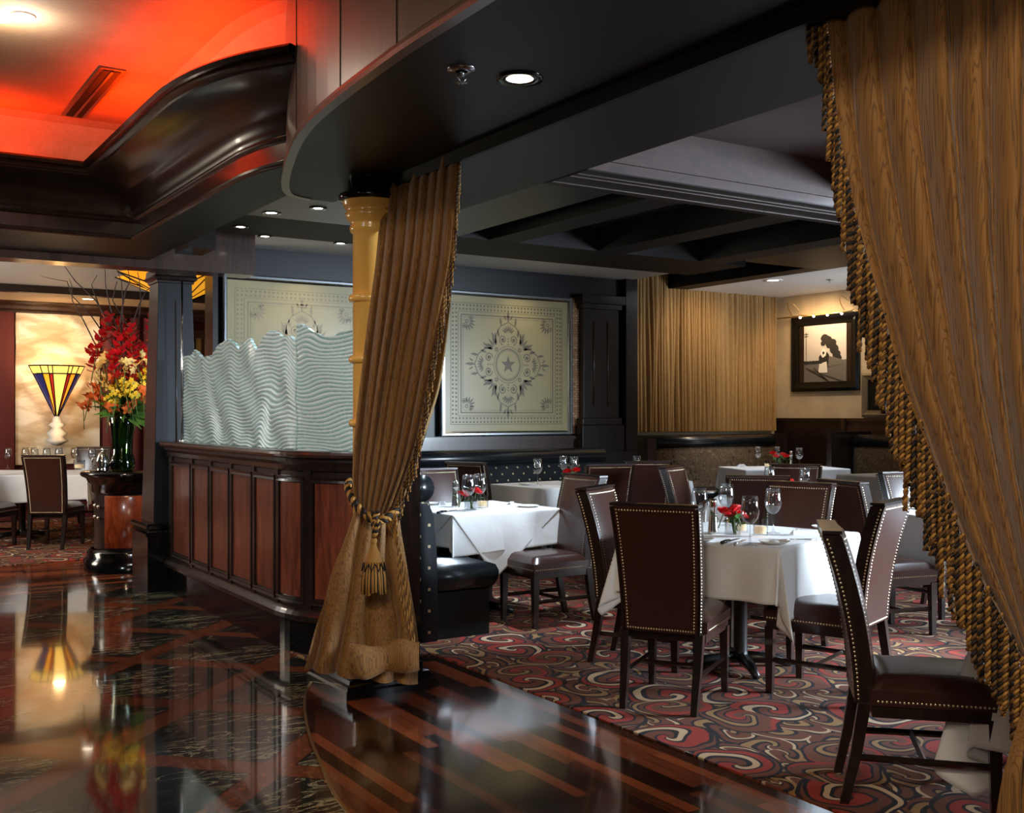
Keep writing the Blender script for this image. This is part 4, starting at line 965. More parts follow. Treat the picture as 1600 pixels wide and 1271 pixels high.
def petals(m, c, r, n, lay, up=.6):
    c = Vector(c); rd = random.Random(int(c.x*1000)+int(c.z*777))
    for L_ in range(lay):
        f = (L_+1)/lay; R_ = r*f
        for k in range(n):
            a = 2*pi*k/n+L_*1.1; d = Vector((cos(a), sin(a), 0)); t_ = Vector((-sin(a), cos(a), 0)); w_ = R_*1.1; hgt = r*(1.25-.35*f)
            def fn(u, v):
                q = (u-.5)*2; return c+d*(R_*(.25+.75*sin(v*pi*.55)*(1+.12*v))-abs(q)**2*R_*.3)+t_*(q*w_*(.35+.65*sin(pi*min(1, v*.8+.1))))+Vector((0, 0, -r*.5+hgt*v*(1-.15*q*q)-f*v*v*r*.25))
            m.grid(fn, 4, 4)
def mk_rose():
    o = empty('red_rose'); m = MB(); petals(m, (0, 0, 0), .032, 5, 4); m.build('bloom', 'rose_red', o)
    MB().tube([(0, 0, -.01), (.002, .002, -.05), (0, 0, -.09)], .0028, 6).build('stem', 'stem', o)
    for s_ in (-1, 1):
        l = MB(); l.grid(lambda u, v: (s_*(.01+.05*v), .018*(u-.5)*2*sin(pi*min(1, v+.08)), -.05+.02*sin(v*2)-.006*abs(u-.5)), 4, 6); l.build('leaf', 'leaf', o)
    return o
def mk_plate():
    o = empty('side_plate'); lathe_obj('plate', [(.0, .004), (.05, .004), (.055, .006), (.078, .014), (.08, .016), (.078, .013), (.055, .002), (.0, .002)], 'china', o, 32)
    lathe_obj('napkin_fold', [(0, .02), (.02, .018), (.034, .006)], 'linen', o, 5); return o
def mk_knife():
    o = empty('table_knife'); m = MB(); m.add([(-.009, 0, .003), (.009, 0, .003), (.010, .10, .003), (.0, .125, .003), (-.006, .10, .003), (-.009, 0, .0045), (.009, 0, .0045), (.010, .10, .0045), (.0, .125, .0045), (-.006, .10, .0045)], [(0, 1, 2, 3, 4), (5, 6, 7, 8, 9), (0, 1, 6, 5), (1, 2, 7, 6), (2, 3, 8, 7), (3, 4, 9, 8), (4, 0, 5, 9)]); m.build('blade', 'silver', o)
    MB().tube([(0, .002, .005), (0, -.05, .007), (0, -.095, .006)], [.006, .008, .0065], 8).build('handle', 'black_gloss', o); return o
def mk_fork():
    o = empty('table_fork'); MB().tube([(0, -.09, .004), (0, .0, .006), (0, .06, .005)], [.006, .003, .004], 6).build('handle', 'silver', o)
    m = MB(); 
    for k in range(4): m.tube([(-.009+.006*k, .06, .005), (-.009+.006*k, .105, .006)], .0014, 5)
    m.build('tines', 'silver', o); return o
def mk_card():
    o = empty('folded_napkin'); m = MB(); m.grid(lambda u, v: (.05*(u-.5)*2*(1-.6*v), .02*sin(6*u+v)*.6, .12*v), 14, 8); m.grid(lambda u, v: (.05*(u-.5)*2*(1-.6*v), .02+.02*sin(6*u+v+1)*.6-.02*v, .12*v), 14, 8); m.build('cloth', 'linen', o); return o
WINE, TUMB, MILL, VASE, ROSE, PLATE, KNIFE, FORK, NAPK = (proto(k, f) for k, f in (('wine', mk_wine), ('tumb', mk_tumbler), ('mill', mk_mill), ('vase', mk_vase), ('rose', mk_rose), ('plate', mk_plate), ('knife', mk_knife), ('fork', mk_fork), ('napk', mk_card)))
TZ = .757
def cloth(cx, cy, w, d, rz, size, crz, label, ripple=1.0, flare=.16, seed=0, sd=None, shift=(0, 0), up=0):
    TZ = .757+up; w += 2*up; d += 2*up
    o = empty('tablecloth', (cx, cy, 0), rz); N = 110; hw_, hd_ = w/2, d/2; sz = size/2; szd = (sd or size)/2
    ca, sa = cos(crz), sin(crz); rd = random.Random(seed); p1, p2 = rd.uniform(0, 6), rd.uniform(0, 6)
    def fn(u, v):
        a, b = (2*u-1)*sz, (2*v-1)*szd; x, y = a*ca-b*sa+shift[0], a*sa+b*ca+shift[1]
        qx, qy = max(-hw_, min(hw_, x)), max(-hd_, min(hd_, y)); dx, dy = x-qx, y-qy; dist = sqrt(dx*dx+dy*dy)
        if dist < 1e-6: return (x, y, TZ-.003+.0006*sin(9*x+3*y))
        nx, ny = dx/dist, dy/dist; corner = abs(nx*ny)*2      # 0 on sides, 1 at the corner diagonal
        s_ = (qx*ny-qy*nx); r = .012
        dn = max(0, dist-r); fl = flare*(.4+.2*corner)*dn
        ang = atan2(ny, nx); rp = ripple*dn*(.055*sin(s_*13+p1)+.03*sin(s_*23+p2)) + (ripple*dn*.10*corner*sin(ang*8+p1) if corner > .01 else 0)
        out = min(dist, r)*.9+fl+rp; z = TZ-.003-sqrt(max(0, dn*dn-(fl*.9)**2))-min(dist, r)*.25
        return (qx+nx*out, qy+ny*out, max(.02, z))
    m = MB(); m.grid(fn, N, N); ob = m.build('cloth', 'linen', o)
    so_ = ob.modifiers.new('thick', 'SOLIDIFY'); so_.thickness = .002
    return tag(o, label, 'tablecloth')
def mk_table(w, d):
    o = empty('pedestal_table'); MB().b2(-w/2+.012, w/2-.012, -d/2+.012, d/2-.012, .70, .738).build('tabletop', 'dark_mahogany', o, .006)
    MB().lathe([(.06, .04), (.045, .06), (.038, .1), (.038, .66), (.08, .69), (.16, .70)], n=20).build('pedestal', 'iron', o)
    for k in range(4):
        a = k*pi/2+pi/4; MB().tube([(0, 0, .06), (.2*cos(a), .2*sin(a), .045), (.29*cos(a), .29*sin(a), .014)], [.035, .028, .018], 8).build('foot', 'iron', o)
    return o
def table(cx, cy, w, d, deg, where, size, cdeg, ripple=1, flare=.16, seed=0, sd=None, shift=(0, 0)):
    t_ = mk_table(w, d); t_.location = (cx, cy, .006); t_.rotation_euler.z = radians(deg)
    tag(t_, 'dark pedestal table under the white cloth, '+where, 'table')
    cloth(cx, cy, w, d, radians(deg), size, radians(cdeg), 'white tablecloth draped over the '+where, ripple, flare, seed, sd, shift)
def put(fn, px, py, rz, label, cat, group=None, z=TZ, scale=None):
    p = wh(px, py, TZ); return fn((p.x, p.y, z), rz, label, cat, group, scale)
def roses(cx, cy, where, n, z=TZ, seed=0, spread=.045):
    rd = random.Random(seed)
    for k in range(n):
        a = 2*pi*k/n+seed; q = ROSE((cx+spread*cos(a), cy+spread*sin(a), z+.122+.035*(k % 3)/2), a, 'red rose in the glass jar on the '+where, 'flower', 'roses on the '+where, (1.15,)*3)
        q.rotation_euler = (-.35*sin(a), .35*cos(a), a)
def near_set(px, py): p = wh(px, py, TZ); return p.x, p.y
# main table in the middle of the dining room
W1 = 'large middle table'
table(4.33, 4.37, .98, .95, 17.4, W1, 1.64, 2, 1.3, .15, 1, shift=(.03, 0))
put(WINE, 1093, 833, 0, 'wine glass at the left end of the large middle table, beside the pepper mill', 'glass')
put(WINE, 1172, 853, 0, 'wine glass in front of the roses on the large middle table', 'glass')
put(WINE, 1208, 834, 0, 'rightmost tall wine glass on the large middle table', 'glass')
put(WINE, 1135, 822, 0, 'wine glass mostly hidden behind the roses on the large middle table', 'glass')
put(MILL, 1114, 834, 0, 'silver pepper mill beside the roses on the large middle table', 'pepper mill', scale=(1, 1, 1.12))
put(VASE, 1145, 838, 0, 'glass jar vase holding roses on the large middle table', 'vase', scale=(1, 1, 1))
x_, y_ = near_set(1145, 838); roses(x_, y_, W1, 4, seed=1)
put(TUMB, 1188, 838, 0, 'ribbed votive glass right of the roses on the large middle table', 'votive', scale=(1.1, 1.1, 1.3))
put(TUMB, 1158, 833, 0, 'small votive glass behind the roses on the large middle table', 'votive', scale=(1, 1, 1.2))
put(PLATE, 1210, 850, 0, 'white side plate at the near edge of the large middle table', 'plate')
put(PLATE, 1092, 846, 0, 'white side plate at the left corner of the large middle table', 'plate')
put(PLATE, 1290, 826, 0, 'white side plate at the far right of the large middle table', 'plate')
put(KNIFE, 1140, 847, radians(-65), 'black handled knife near the plate on the large middle table', 'knife', scale=(1.2, 1.2, 1.2))
put(FORK, 1155, 849, radians(-60), 'silver fork beside the knife on the large middle table', 'fork')
put(FORK, 1250, 845, radians(60), 'silver fork at the right of the near plate on the large middle table', 'fork')
put(NAPK, 1245, 836, .4, 'folded white napkin lying on the right of the large middle table', 'napkin', scale=(1, 1, .25))
# table by the dotted booth
W2 = 'left booth table'
table(3.93, 6.62, .88, .82, 3, W2, 1.36, 2, .5, .12, 2)
cloth(3.93, 6.62, .88, .82, radians(3), 1.24, radians(38), 'white overlay cloth laid diagonally with its point hanging over the left booth table', .2, .10, 12, up=.004)
put(WINE, 732, 800, 0, 'wine glass behind the roses on the left booth table', 'glass')
put(WINE, 750, 797, 0, 'wine glass right of the roses on the left booth table', 'glass')
put(MILL, 712, 793, 0, 'pepper mill on the left booth table', 'pepper mill', scale=(1, 1, 1.1))
put(VASE, 735, 798, 0, 'glass jar vase with roses on the left booth table', 'vase')
x_, y_ = near_set(735, 798); roses(x_, y_, W2, 2, seed=3, spread=.05)
put(TUMB, 754, 794, 0, 'votive candle glass on the left booth table', 'votive', scale=(1.1, 1.1, 1.2))
put(NAPK, 692, 790, .3, 'upright folded napkin at the left of the left booth table', 'napkin')
put(PLATE, 825, 793, 0, 'side plate at the right end of the left booth table', 'plate')
put(NAPK, 800, 789, .9, 'white napkin lying flat on the left booth table', 'napkin', scale=(1.2, 1.2, .2))
put(KNIFE, 697, 801, radians(-60), 'knife at the near left corner of the left booth table', 'knife', scale=(1.2, 1.2, 1.2))
put(PLATE, 672, 789, 0, 'side plate beside the booth roll on the left booth table', 'plate')
# table on the long dotted banquette
def pos(fn, x, y, label, cat, scale=None): return fn((x, y, TZ), 0, label, cat, None, scale)
W3 = 'far left table at the dotted banquette'
table(5.85, 8.42, .85, .8, 5, W3, 1.45, 10, .6, .1, 3)
x_, y_ = 6.05, 8.35; VASE((x_, y_, TZ), 0, 'glass jar vase on the far left table at the dotted banquette', 'vase'); roses(x_, y_, W3, 2, seed=2, spread=.05)
pos(WINE, 5.62, 8.3, 'wine glass left of the roses on the far left table', 'glass'); pos(WINE, 6.2, 8.52, 'wine glass right of the roses on the far left table, nearer one', 'glass'); pos(WINE, 6.2, 8.7, 'wine glass at the right end of the far left table', 'glass')
pos(PLATE, 5.6, 8.45, 'side plate beside the wine glass on the far left table', 'plate')
W4 = 'small table before the dark divider'
table(6.95, 8.5, .8, .8, 0, W4, 1.4, 8, .6, .1, 4)
pos(WINE, 6.85, 8.35, 'lone wine glass on the small table before the dark divider', 'glass'); pos(PLATE, 6.75, 8.5, 'side plate on the small table before the dark divider', 'plate')
# table behind the main one
W5 = 'second table behind the large middle table'
table(6.23, 5.95, .9, .9, 40, W5, 1.5, 3, .8, .14, 5)
for i, (px, py) in enumerate(((1203, 779), (1258, 783))): put(WINE, px, py, 0, ('left', 'right')[i]+' wine glass on the second table behind the large middle table', 'glass')
x_, y_ = near_set(1226, 780); VASE((x_, y_, TZ), 0, 'glass jar vase on the second table behind the large middle table', 'vase'); roses(x_, y_, W5, 3, seed=4, spread=.06)
# far table under the curtain
W6 = 'far table below the long curtain'
def far6(fn, px, z, label, cat, scale=None):
    p = wz(px, 700, z); return fn((p.x, p.y, TZ), 0, label, cat, None, scale)
table(10.15, 9.5, 1.35, .85, -22, W6, 1.85, 0, .9, .12, 6, 1.35)
far6(WINE, 1184, 13.7, 'wine glass at the left of the far table below the long curtain', 'glass'); far6(WINE, 1249, 13.3, 'wine glass at the right of the far table below the long curtain', 'glass'); far6(WINE, 1214, 13.8, 'wine glass behind the roses on the far table below the long curtain', 'glass')
far6(MILL, 1236, 13.4, 'pepper mill on the far table below the long curtain', 'pepper mill', (1, 1, 1.2))
x_, y_ = wz(1218, 700, 13.4).xy; VASE((x_, y_, TZ), 0, 'glass jar vase on the far table below the long curtain', 'vase', scale=(1.2, 1.2, 1.2)); roses(x_, y_, W6, 4, z=TZ+.03, seed=5, spread=.09)
far6(TUMB, 1201, 13.5, 'glowing votive candle on the far table below the long curtain', 'votive', (1.6, 1.6, 1.1))
far6(PLATE, 1266, 13.2, 'side plate on the right of the far table below the long curtain', 'plate'); far6(NAPK, 1160, 13.6, 'flat white napkin on the far table below the long curtain', 'napkin', (1.6, 1.6, .3))
# tables on the right
W7 = 'right table partly behind the rope fringe'
table(6.55, 4.2, .95, .95, -8, W7, 1.65, -4, .7, .14, 7)
put(PLATE, 1436, 797, 0, 'side plate on the right table partly behind the rope fringe', 'plate')
W8 = 'far right table behind the fringe'
table(9.9, 7.6, .9, .9, -10, W8, 1.7, 5, .8, .14, 8)
W9 = 'nearest table hidden by the big curtain'
table(3.99, 1.86, .95, .95, 2, W9, 1.96, 2, 1.2, .13, 9)

# chairs
chair(3.36, 3.93, 32, 'nearest dark leather chair seen from behind, nailheads round its back, at the large middle table')
chair(3.86, 5.0, -60, 'brown leather chair left of the large middle table, shiny front of its back visible')
chair(4.41, 3.49, 110, 'reddish leather chair leaning right between the large middle table and the right table')
chair(5.10, 4.66, 197, 'leather chair on the far side of the large middle table facing the camera')
chair(3.27, 2.75, -46, 'black looking chair seen edge-on at lower right, pushed to the nearest table')
chair(5.55, 4.63, -12, 'reddish leather chair seen nearly edge-on left of the right table')
chair(5.50, 5.38, 42, 'dark chair back rising behind the roses of the large middle table')
chair(6.92, 6.35, 214, 'leather chair beyond the second table, below the far table cloth')
chair(5.7, 7.35, 72, 'brown chair with nail trim in front of the far left table, right of its roses')
chair(6.35, 7.6, 62, 'dark chair back in front of the small table before the dark divider')
chair(5.90, 6.66, -62, 'reddish chair seen side-on left of the second table')
chair(4.46, 6.08, 180, 'grey sheened chair at the right side of the left booth table')
chair(4.02, 7.36, -90, 'chair on the far side of the left booth table beside the tied curtain')
chair(4.86, 8.25, 20, 'dark chair far behind the pepper mill of the left booth table')
chair(6.75, 5.1, -97, 'chair edge showing between the right table and the rope fringe')

# ------------------------------------------------------------ flower stand and bouquet
cs = empty('round_cabinet', (2.42, 10.28, 0)); cR = .345
MB().lathe([(cR+.07, 0), (cR+.07, .10), (cR+.04, .12), (cR+.04, .17), (cR+.02, .19), (cR, .20)], n=48).build('plinth', 'black_gloss', cs)
MB().lathe([(cR-.02, .2), (cR-.02, .72)], n=48).build('carcass', 'dark_mahogany', cs)
MB().lathe([(cR-.02, .70), (cR+.0, .72), (cR, .78), (cR+.03, .80), (cR+.05, .84), (cR+.09, .86), (cR+.10, .88), (cR+.09, .90), (0, .90)], n=48).build('top', 'black_gloss', cs)
for a in (0,):
    a0 = radians(216); MB().lathe([(cR-.005, .22), (cR+.003, .23), (cR+.003, .68), (cR-.005, .69)], n=18, a0=a0, a1=a0+radians(92)).build('curved_panel', 'cherry_burl', cs)
for a, z in ((197, .60), (206, .59), (197, .50), (206, .49)):
    k_ = MB(); k_.sphere((cR*cos(radians(a))*1.04, cR*sin(radians(a))*1.04, z), .017, 10, 6); k_.tube([(cR*.97*cos(radians(a)), cR*.97*sin(radians(a)), z), (cR*1.04*cos(radians(a)), cR*1.04*sin(radians(a)), z)], .006, 6); k_.build('knob', 'silver', cs)
tag(cs, 'round dark cabinet with glossy red wood panel carrying the tall bouquet', 'cabinet')
VX, VY = 2.33, 10.24; vs_ = empty('tall_vase', (VX, VY, .90)); vs_.scale = (.86, .86, 1)
MB().lathe([(.0, .0), (.10, .0), (.125, .03), (.135, .08), (.12, .13), (.105, .17), (.11, .3), (.125, .42), (.14, .54), (.137, .54), (.122, .42), (.105, .3), (.1, .17), (.11, .12), (.125, .08), (.11, .03), (0, .01)], n=32).build('jar', 'green_glass', vs_)
m_ = MB(); rd = random.Random(6)
for k in range(26):
    a = rd.uniform(0, 6.3); m_.tube([(.07*cos(a), .07*sin(a), .02), (.09*cos(a), .09*sin(a), .5)], .011, 6)
m_.build('cut_stems', 'leaf', vs_)
tag(vs_, 'tall green glass vase packed with stems on the round cabinet', 'vase')
BC = Vector((VX, VY, 1.42))
def mk_gladiolus():
    o = empty('red_flower'); m = MB(); rd = random.Random(8)
    for k in range(16):
        a = k*2.4; h = .02+.014*k; d = Vector((cos(a), sin(a), .35)).normalized(); t_ = Vector((-sin(a), cos(a), 0)); L_ = .085*(1-.3*k/16)
        m.grid(lambda u, v: Vector((0, 0, h-.1))+d*L_*v+t_*((u-.5)*.055*sin(pi*min(1, v*.85+.12)))+Vector((0, 0, .02*v*v)), 3, 4)
    m.build('bloom', 'petal_red', o); MB().tube([(0, 0, -.3), (0, 0, .1)], .004, 5).build('stem', 'stem', o); return o
def mk_cluster(mat, n, R, r):
    def f():
        o = empty({'petal_yellow': 'yellow_flower', 'petal_orange': 'orange_lily', 'petal_pale': 'pale_orchid'}[mat]); m = MB(); rd = random.Random(n)
        for k in range(n):
            c = Vector((rd.uniform(-1, 1), rd.uniform(-1, 1), rd.uniform(-.6, .6)))*R; a0 = rd.uniform(0, 6); ax = Vector((rd.uniform(-1, .5), rd.uniform(-1, -.2), .4)).normalized(); b1 = ax.orthogonal().normalized(); b2_ = ax.cross(b1)
            for j in range(5):
                a = a0+j*2*pi/5; d = b1*cos(a)+b2_*sin(a); t_ = -b1*sin(a)+b2_*cos(a)
                m.grid(lambda u, v: c+d*r*v+ax*r*.4*v*(1-.4*v)+t_*((u-.5)*r*.7*sin(pi*min(1, v*.8+.15))), 2, 3)
        m.build('bloom', mat, o); MB().tube([(0, 0, -.22), (0, 0, 0)], .004, 5).build('stem', 'stem', o); return o
    return f
GLAD = proto('glad', mk_gladiolus); YEL = proto('yel', mk_cluster('petal_yellow', 16, .06, .022)); ORA = proto('ora', mk_cluster('petal_orange', 5, .05, .055)); PAL = proto('pal', mk_cluster('petal_pale', 5, .05, .04))
rd = random.Random(11)
VZ = BC.x*FW[0]+BC.y*FW[1]
def bq_(fn, px, py, dz, label, cat, group, s_=1):
    p = wz(px, py, VZ+dz); o = fn(tuple(p), rd.uniform(0, 6), label, cat, group, (s_, s_, s_)); d = p-Vector((VX, VY, 1.35)); o.rotation_euler = (-d.y*.9, d.x*.9, rd.uniform(0, 6))
for px, py, dz in ((165, 518, 0), (152, 545, -.05), (186, 548, -.12), (205, 535, -.05), (208, 552, .05), (238, 520, 0), (178, 575, -.18), (205, 580, -.15), (240, 545, .1), (222, 560, .1), (148, 570, 0), (188, 525, .1), (230, 575, -.05)):
    bq_(GLAD, px, py, dz, 'red blossom in the tall bouquet on the round cabinet', 'flower', 'red blossoms of the tall bouquet', 1.15)
for px, py, dz in ((182, 612, -.2), (195, 608, -.22), (208, 615, -.2), (200, 596, -.2), (225, 585, -.12), (238, 588, -.1), (175, 625, -.15), (186, 602, -.1), (215, 600, -.15)):
    bq_(YEL, px, py, dz, 'cluster of small yellow flowers in the tall bouquet', 'flower', 'yellow clusters of the tall bouquet', 1.1)
for px, py, dz in ((225, 615, -.15), (172, 640, -.15), (182, 592, -.12), (145, 605, -.05), (140, 622, 0), (228, 628, -.1), (205, 634, -.12), (156, 628, -.05), (130, 636, .05)):
    bq_(ORA, px, py, dz, 'orange lily low in the tall bouquet', 'flower', 'orange lilies of the tall bouquet', 1.0)
for px, py, dz in ((162, 570, -.1), (158, 592, -.12), (228, 560, -.05), (158, 600, -.1), (196, 570, -.22), (215, 572, -.18), (168, 556, -.1)):
    bq_(PAL, px, py, dz, 'pale cream yellow orchid in the tall bouquet', 'flower', 'pale orchids of the tall bouquet', 1.1)
m_ = MB(); fo = empty('bouquet_foliage', (VX, VY, 1.44))
for k in range(90):
    a = rd.uniform(0, 2*pi); el = rd.uniform(-.5, 1.2); d = Vector((cos(a)*cos(el), sin(a)*cos(el), sin(el))); t_ = d.orthogonal().normalized(); L_ = rd.uniform(.12, .34)
    m_.grid(lambda u, v: d*(.03+L_*v)+t_*((u-.5)*.05*sin(pi*min(1, v+.1)))+Vector((0, 0, -.1*v*v*L_*4*.3)), 2, 5)
m_.build('leaves', 'leaf', fo); tag(fo, 'dark green leaves filling the tall bouquet', 'leaves', kind='stuff')
for i, br in enumerate((((178, 520), (150, 470), (118, 440), (100, 415), (75, 412)), ((175, 540), (140, 490), (112, 462), (105, 440), (92, 438), (64, 432)), ((178, 520), (160, 490), (146, 455), (143, 445), (152, 430)), ((185, 520), (172, 480), (165, 445), (164, 418), (164, 412)), ((190, 520), (192, 470), (190, 440), (180, 415)), ((188, 500), (196, 455), (203, 440), (200, 420)), ((215, 520), (220, 470), (218, 440), (215, 425)), ((205, 510), (218, 475), (228, 455), (235, 450)), ((200, 510), (176, 470), (180, 450), (183, 440)), ((150, 540), (130, 500), (113, 470), (112, 445), (108, 436)))):
    ps = [wz(px, py, VZ+.02*((i*3+j) % 5)) for j, (px, py) in enumerate(br)]; ps = [Vector((VX, VY, 1.3))+Vector((.02*(i-4), 0, 0))]+ps
    o = empty('bare_branch', tuple(ps[0])); m_ = MB(); m_.tube([p-ps[0] for p in ps], [.007]*2+[.006-.0045*j/(len(ps)-2) for j in range(len(ps)-2)], 5); m_.build('twig', 'twig', o)
    tag(o, 'bare curling twig rising out of the tall bouquet', 'branch', 'bare twigs of the tall bouquet')
cp = empty('coffee_pot', tuple(wz(160, 726, VZ-.12).xy)+(.90,)); 
MB().lathe([(.0, 0), (.055, 0), (.05, .02), (.045, .04), (.055, .07), (.058, .10), (.045, .14), (.04, .15)], n=24).build('body', 'silver', cp)
MB().lathe([(.042, .15), (.035, .165), (.012, .18), (.008, .19), (.013, .2), (.006, .215), (0, .22)], n=20).build('lid', 'silver', cp)
MB().tube([(-.05*RT[0], -.05*RT[1], .13), (-.09*RT[0], -.09*RT[1], .12), (-.09*RT[0], -.09*RT[1], .07), (-.055*RT[0], -.055*RT[1], .05)], .006, 8).build('handle', 'silver', cp)
MB().tube([(.05*RT[0], .05*RT[1], .05), (.085*RT[0], .085*RT[1], .09), (.095*RT[0], .095*RT[1], .14)], [.012, .009, .006], 8).build('spout', 'silver', cp)
tag(cp, 'silver coffee pot with handle standing left of the tall vase', 'coffee pot')
p_ = cp.location; o = empty('serving_tray', (p_.x, p_.y, .900)); MB().lathe([(0, .0), (.1, 0), (.11, .008), (.112, .008), (.10, -.0)], n=28).build('dish', 'black_gloss', o); tag(o, 'round black tray under the silver coffee pot', 'tray')

# ------------------------------------------------------------ far left dining room
W10 = 'large table in the far left room'
table(1.95, 13.45, 1.9, 1.1, -32, W10, 2.45, 3, .9, .14, 10, 1.75)
chair(1.98, 12.1, 58, 'dark chair seen from behind at the far left table, pale piping round its back')
chair(1.25, 12.85, -35, 'chair cut off by the left picture edge beside the far left table')
for i, (px, py, dz, rz) in enumerate(((50, 700, 14.6, 215), (145, 695, 14.0, 240))):
    p_ = wz(px, 700, dz); chair(p_.x, p_.y, rz, ['leftmost chair against the far wall of the left room', 'rightmost chair behind the far left table'][i])
for i, (px, py) in enumerate(((12, 733), (40, 731), (54, 731), (73, 731), (92, 733), (117, 736), (144, 733))):
    p_ = wz(px, 700, 13.2+.1*(i % 3)); WINE((p_.x, p_.y, TZ), 0, 'wine glass '+['at the left picture edge', 'above the left corner of the dark chair back', 'left of centre above the dark chair back', 'right of centre above the dark chair back', 'above the right corner of the dark chair back', 'between the dark chair back and candle', 'left of the silver coffee pot'][i]+' in the far room', 'glass')
p_ = wz(124, 700, 13.0); TUMB((p_.x, p_.y, TZ), 0, 'bright votive candle on the far left table', 'votive', None, (1.8, 1.8, 1.5))
# mural panel and stained glass wall lamp
a_, b__ = wy(25, 600, 15.5), wy(157, 600, 15.5)
o = empty('cloud_mural', ((a_.x+b__.x)/2, 15.597, 1.75)); w_ = b__.x-a_.x
m_ = MB(); m_.grid(lambda u, v: (-w_/2+w_*u, -.046-.025*(1+sin(v*26+1.5*sin(u*9)+u*4))*min(1, max(0, (v-.55)*8)), -1.0+2.02*v), 50, 80); m_.b2(-w_/2, w_/2, -.04, 0, -1.0, 1.02); m_.build('relief_panel', 'cloud_mural', o)
tag(o, 'pale plaster wall panel with sculpted clouds behind the stained glass lamp', 'mural')
wdr = MB()
def drap2(x0, x1): return lambda u, v: (x0+(x1-x0)*u, 15.5-.05*abs(sin(u*22)), 2.75*(1-v)+.02)
for x0, x1, lb in ((-.5, a_.x-.02, 'dark wine red drape left of the cloud mural'), (b__.x+.03, b__.x+1.3, 'wine red drape right of the cloud mural, behind the bouquet')):
    o = empty('wine_drape', ((x0+x1)/2, 15.5, 0)); m_ = MB(); m_.grid(drap2(x0, x1), 120, 4); local(m_, o).build('drape', 'wine_drape', o); tag(o, lb, 'drape')
tl, tr, bt_ = wy(47, 571, 15.2), wy(135, 571, 15.2), wy(92, 655, 15.2)
sc_ = empty('stained_glass_wall_lamp', ((tl.x+tr.x)/2, 15.37, 0)); cw = (tr.x-tl.x)/2; zt, zb = tl.z, bt_.z; H_ = zt-zb
zc = zt-.26*H_*.55
def cone(x, z):      # half-cone bulging into the room
    f = max(.02, (z-zb)/H_); r = .30*f*sqrt(max(0, 1-(x/(cw*max(f, .05)))**2)) if abs(x) < cw*max(f, .05) else 0; return (x, -r-.03, z)
def gl(name, mat, x0t, x1t, x0b, x1b, z0, z1):
    m = MB(); m.grid(lambda u, v: cone((x0t+(x1t-x0t)*u)*(1-v)+(x0b+(x1b-x0b)*u)*v, z0+(z1-z0)*v), 8, 12); m.build(name, mat, sc_)
def hwid(z): return cw*(z-zb)/H_
z1_ = zt-.27*H_*.55
for a, b in ((-1, -.62), (-.62, -.22), (-.22, .22), (.22, .62), (.62, 1)): gl('top_pane', 'yellow_glass', a*cw, b*cw, a*hwid(z1_), b*hwid(z1_), zt, z1_)
gl('blue_pane', 'cobalt_glass', -hwid(z1_), -.7*hwid(z1_), -.03, -.02, z1_, zb+.03); gl('blue_pane', 'cobalt_glass', .7*hwid(z1_), hwid(z1_), .02, .03, z1_, zb+.03)
gl('amber_pane', 'amber_glass', -.70*hwid(z1_), -.45*hwid(z1_), -.02, -.012, z1_, zb+.03); gl('amber_pane', 'amber_glass', .45*hwid(z1_), .70*hwid(z1_), .012, .02, z1_, zb+.03)
gl('ruby_pane', 'ruby_glass', -.45*hwid(z1_), -.30*hwid(z1_), -.012, -.008, z1_, zb+.03); gl('ruby_pane', 'ruby_glass', .30*hwid(z1_), .45*hwid(z1_), .008, .012, z1_, zb+.03)
gl('centre_pane', 'yellow_glass', -.30*hwid(z1_), .30*hwid(z1_), -.008, .008, z1_, zb+.03)
m_ = MB()
for fx in (-1, -.7, -.45, -.3, .3, .45, .7, 1): m_.tube([Vector(cone(fx*hwid(z)*.998, z))+Vector((0, -.006, 0)) for z in [zt-(H_-.03)*k/12 for k in range(13)]], .007, 5)
for z in (zt, z1_): m_.tube([Vector(cone(hwid(z)*q*.998, z))+Vector((0, -.006, 0)) for q in [-1+2*k/16 for k in range(17)]], .009, 5)
m_.build('lead_lines', 'black_paint', sc_)
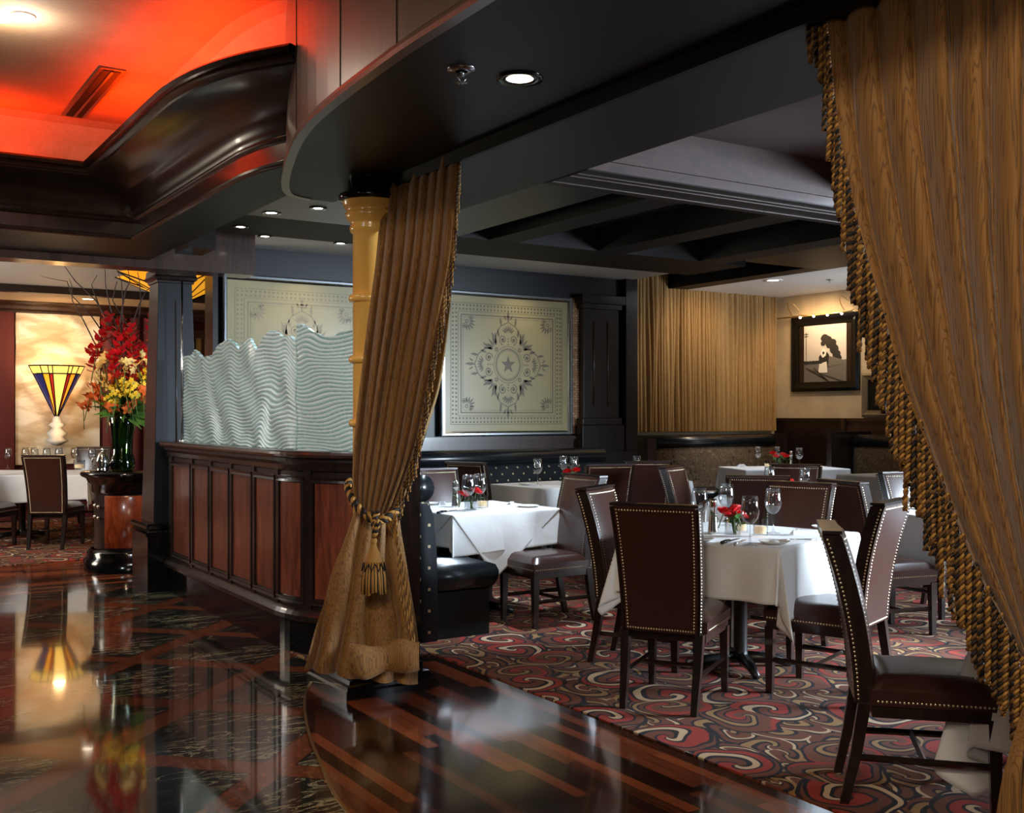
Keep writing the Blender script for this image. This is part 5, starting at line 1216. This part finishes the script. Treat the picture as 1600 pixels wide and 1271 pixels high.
m_ = MB(); m_.sphere((0, -.05, zb-.02), .06, 14, 8); m_.lathe([(.03, 0), (.11, -.06), (.06, -.1), (.14, -.17), (.09, -.22), (.15, -.27), (.05, -.33), (0, -.34)], (0, -.05, zb-.02), 12); m_.build('plaster_foot', 'ceramic_mat', sc_)
tag(sc_, 'fan shaped stained glass wall lamp glowing yellow on the cloud mural', 'wall lamp')
light('POINT', (sc_.location.x, 15.15, zt+.02), (0, 0, 0), 9, TUNG, .08)
light('POINT', (sc_.location.x, 15.0, zb-.1), (0, 0, 0), 3, TUNG, .05)
# hanging amber glass star pendants
def star_pendant(px, py, z, r, rz, label):
    p = wz(px, py, z); o = empty('star_pendant', tuple(p), rz); n = 8; m = MB(); ld = MB()
    for k in range(n):
        a0, a1, a2 = 2*pi*k/n, 2*pi*(k+.5)/n, 2*pi*(k-.5)/n; tip = Vector((r*cos(a0), r*sin(a0), .16)); i1 = Vector((r*.52*cos(a1), r*.52*sin(a1), .04)); i2 = Vector((r*.52*cos(a2), r*.52*sin(a2), .04)); c = Vector((0, 0, -.12)); t2 = Vector((0, 0, .3))
        m.add([c, i2, tip, i1], [(0, 1, 2), (0, 2, 3)]); m.add([t2, i2, tip, i1], [(0, 1, 2), (0, 2, 3)])
        for q in (tip, i1): ld.tube([c, q], .007, 5)
        ld.tube([i2, tip, i1], .008, 5)
    m.build('glass_star', 'pendant_glass', o); ld.build('lead_lines', 'black_paint', o); MB().tube([(0, 0, .29), (0, 0, 3.04-p.z)], .008, 6).build('rod', 'brass', o)
    tag(o, label, 'pendant lamp')
star_pendant(281, 458, 11.0, .66, radians(-32.74), 'amber glass star pendant showing on both sides of the wooden post')
o = empty('amber_door_screen', tuple(wy(328, 540, 13.8).xy)+(0,)); m_ = MB(); m_.b2(-.35, .35, 0, .02, .0, 2.45); m_.build('screen', 'petal_pale', o); m_ = MB()
for k in range(7): m_.b2(-.34+.11*k, -.30+.11*k, -.03, 0, .02, 2.45)
m_.b2(-.36, .36, -.04, .0, 2.4, 2.5); m_.build('slats', 'brown_mahogany', o); tag(o, 'slatted amber screen glimpsed between the post and the etched panel', 'screen')
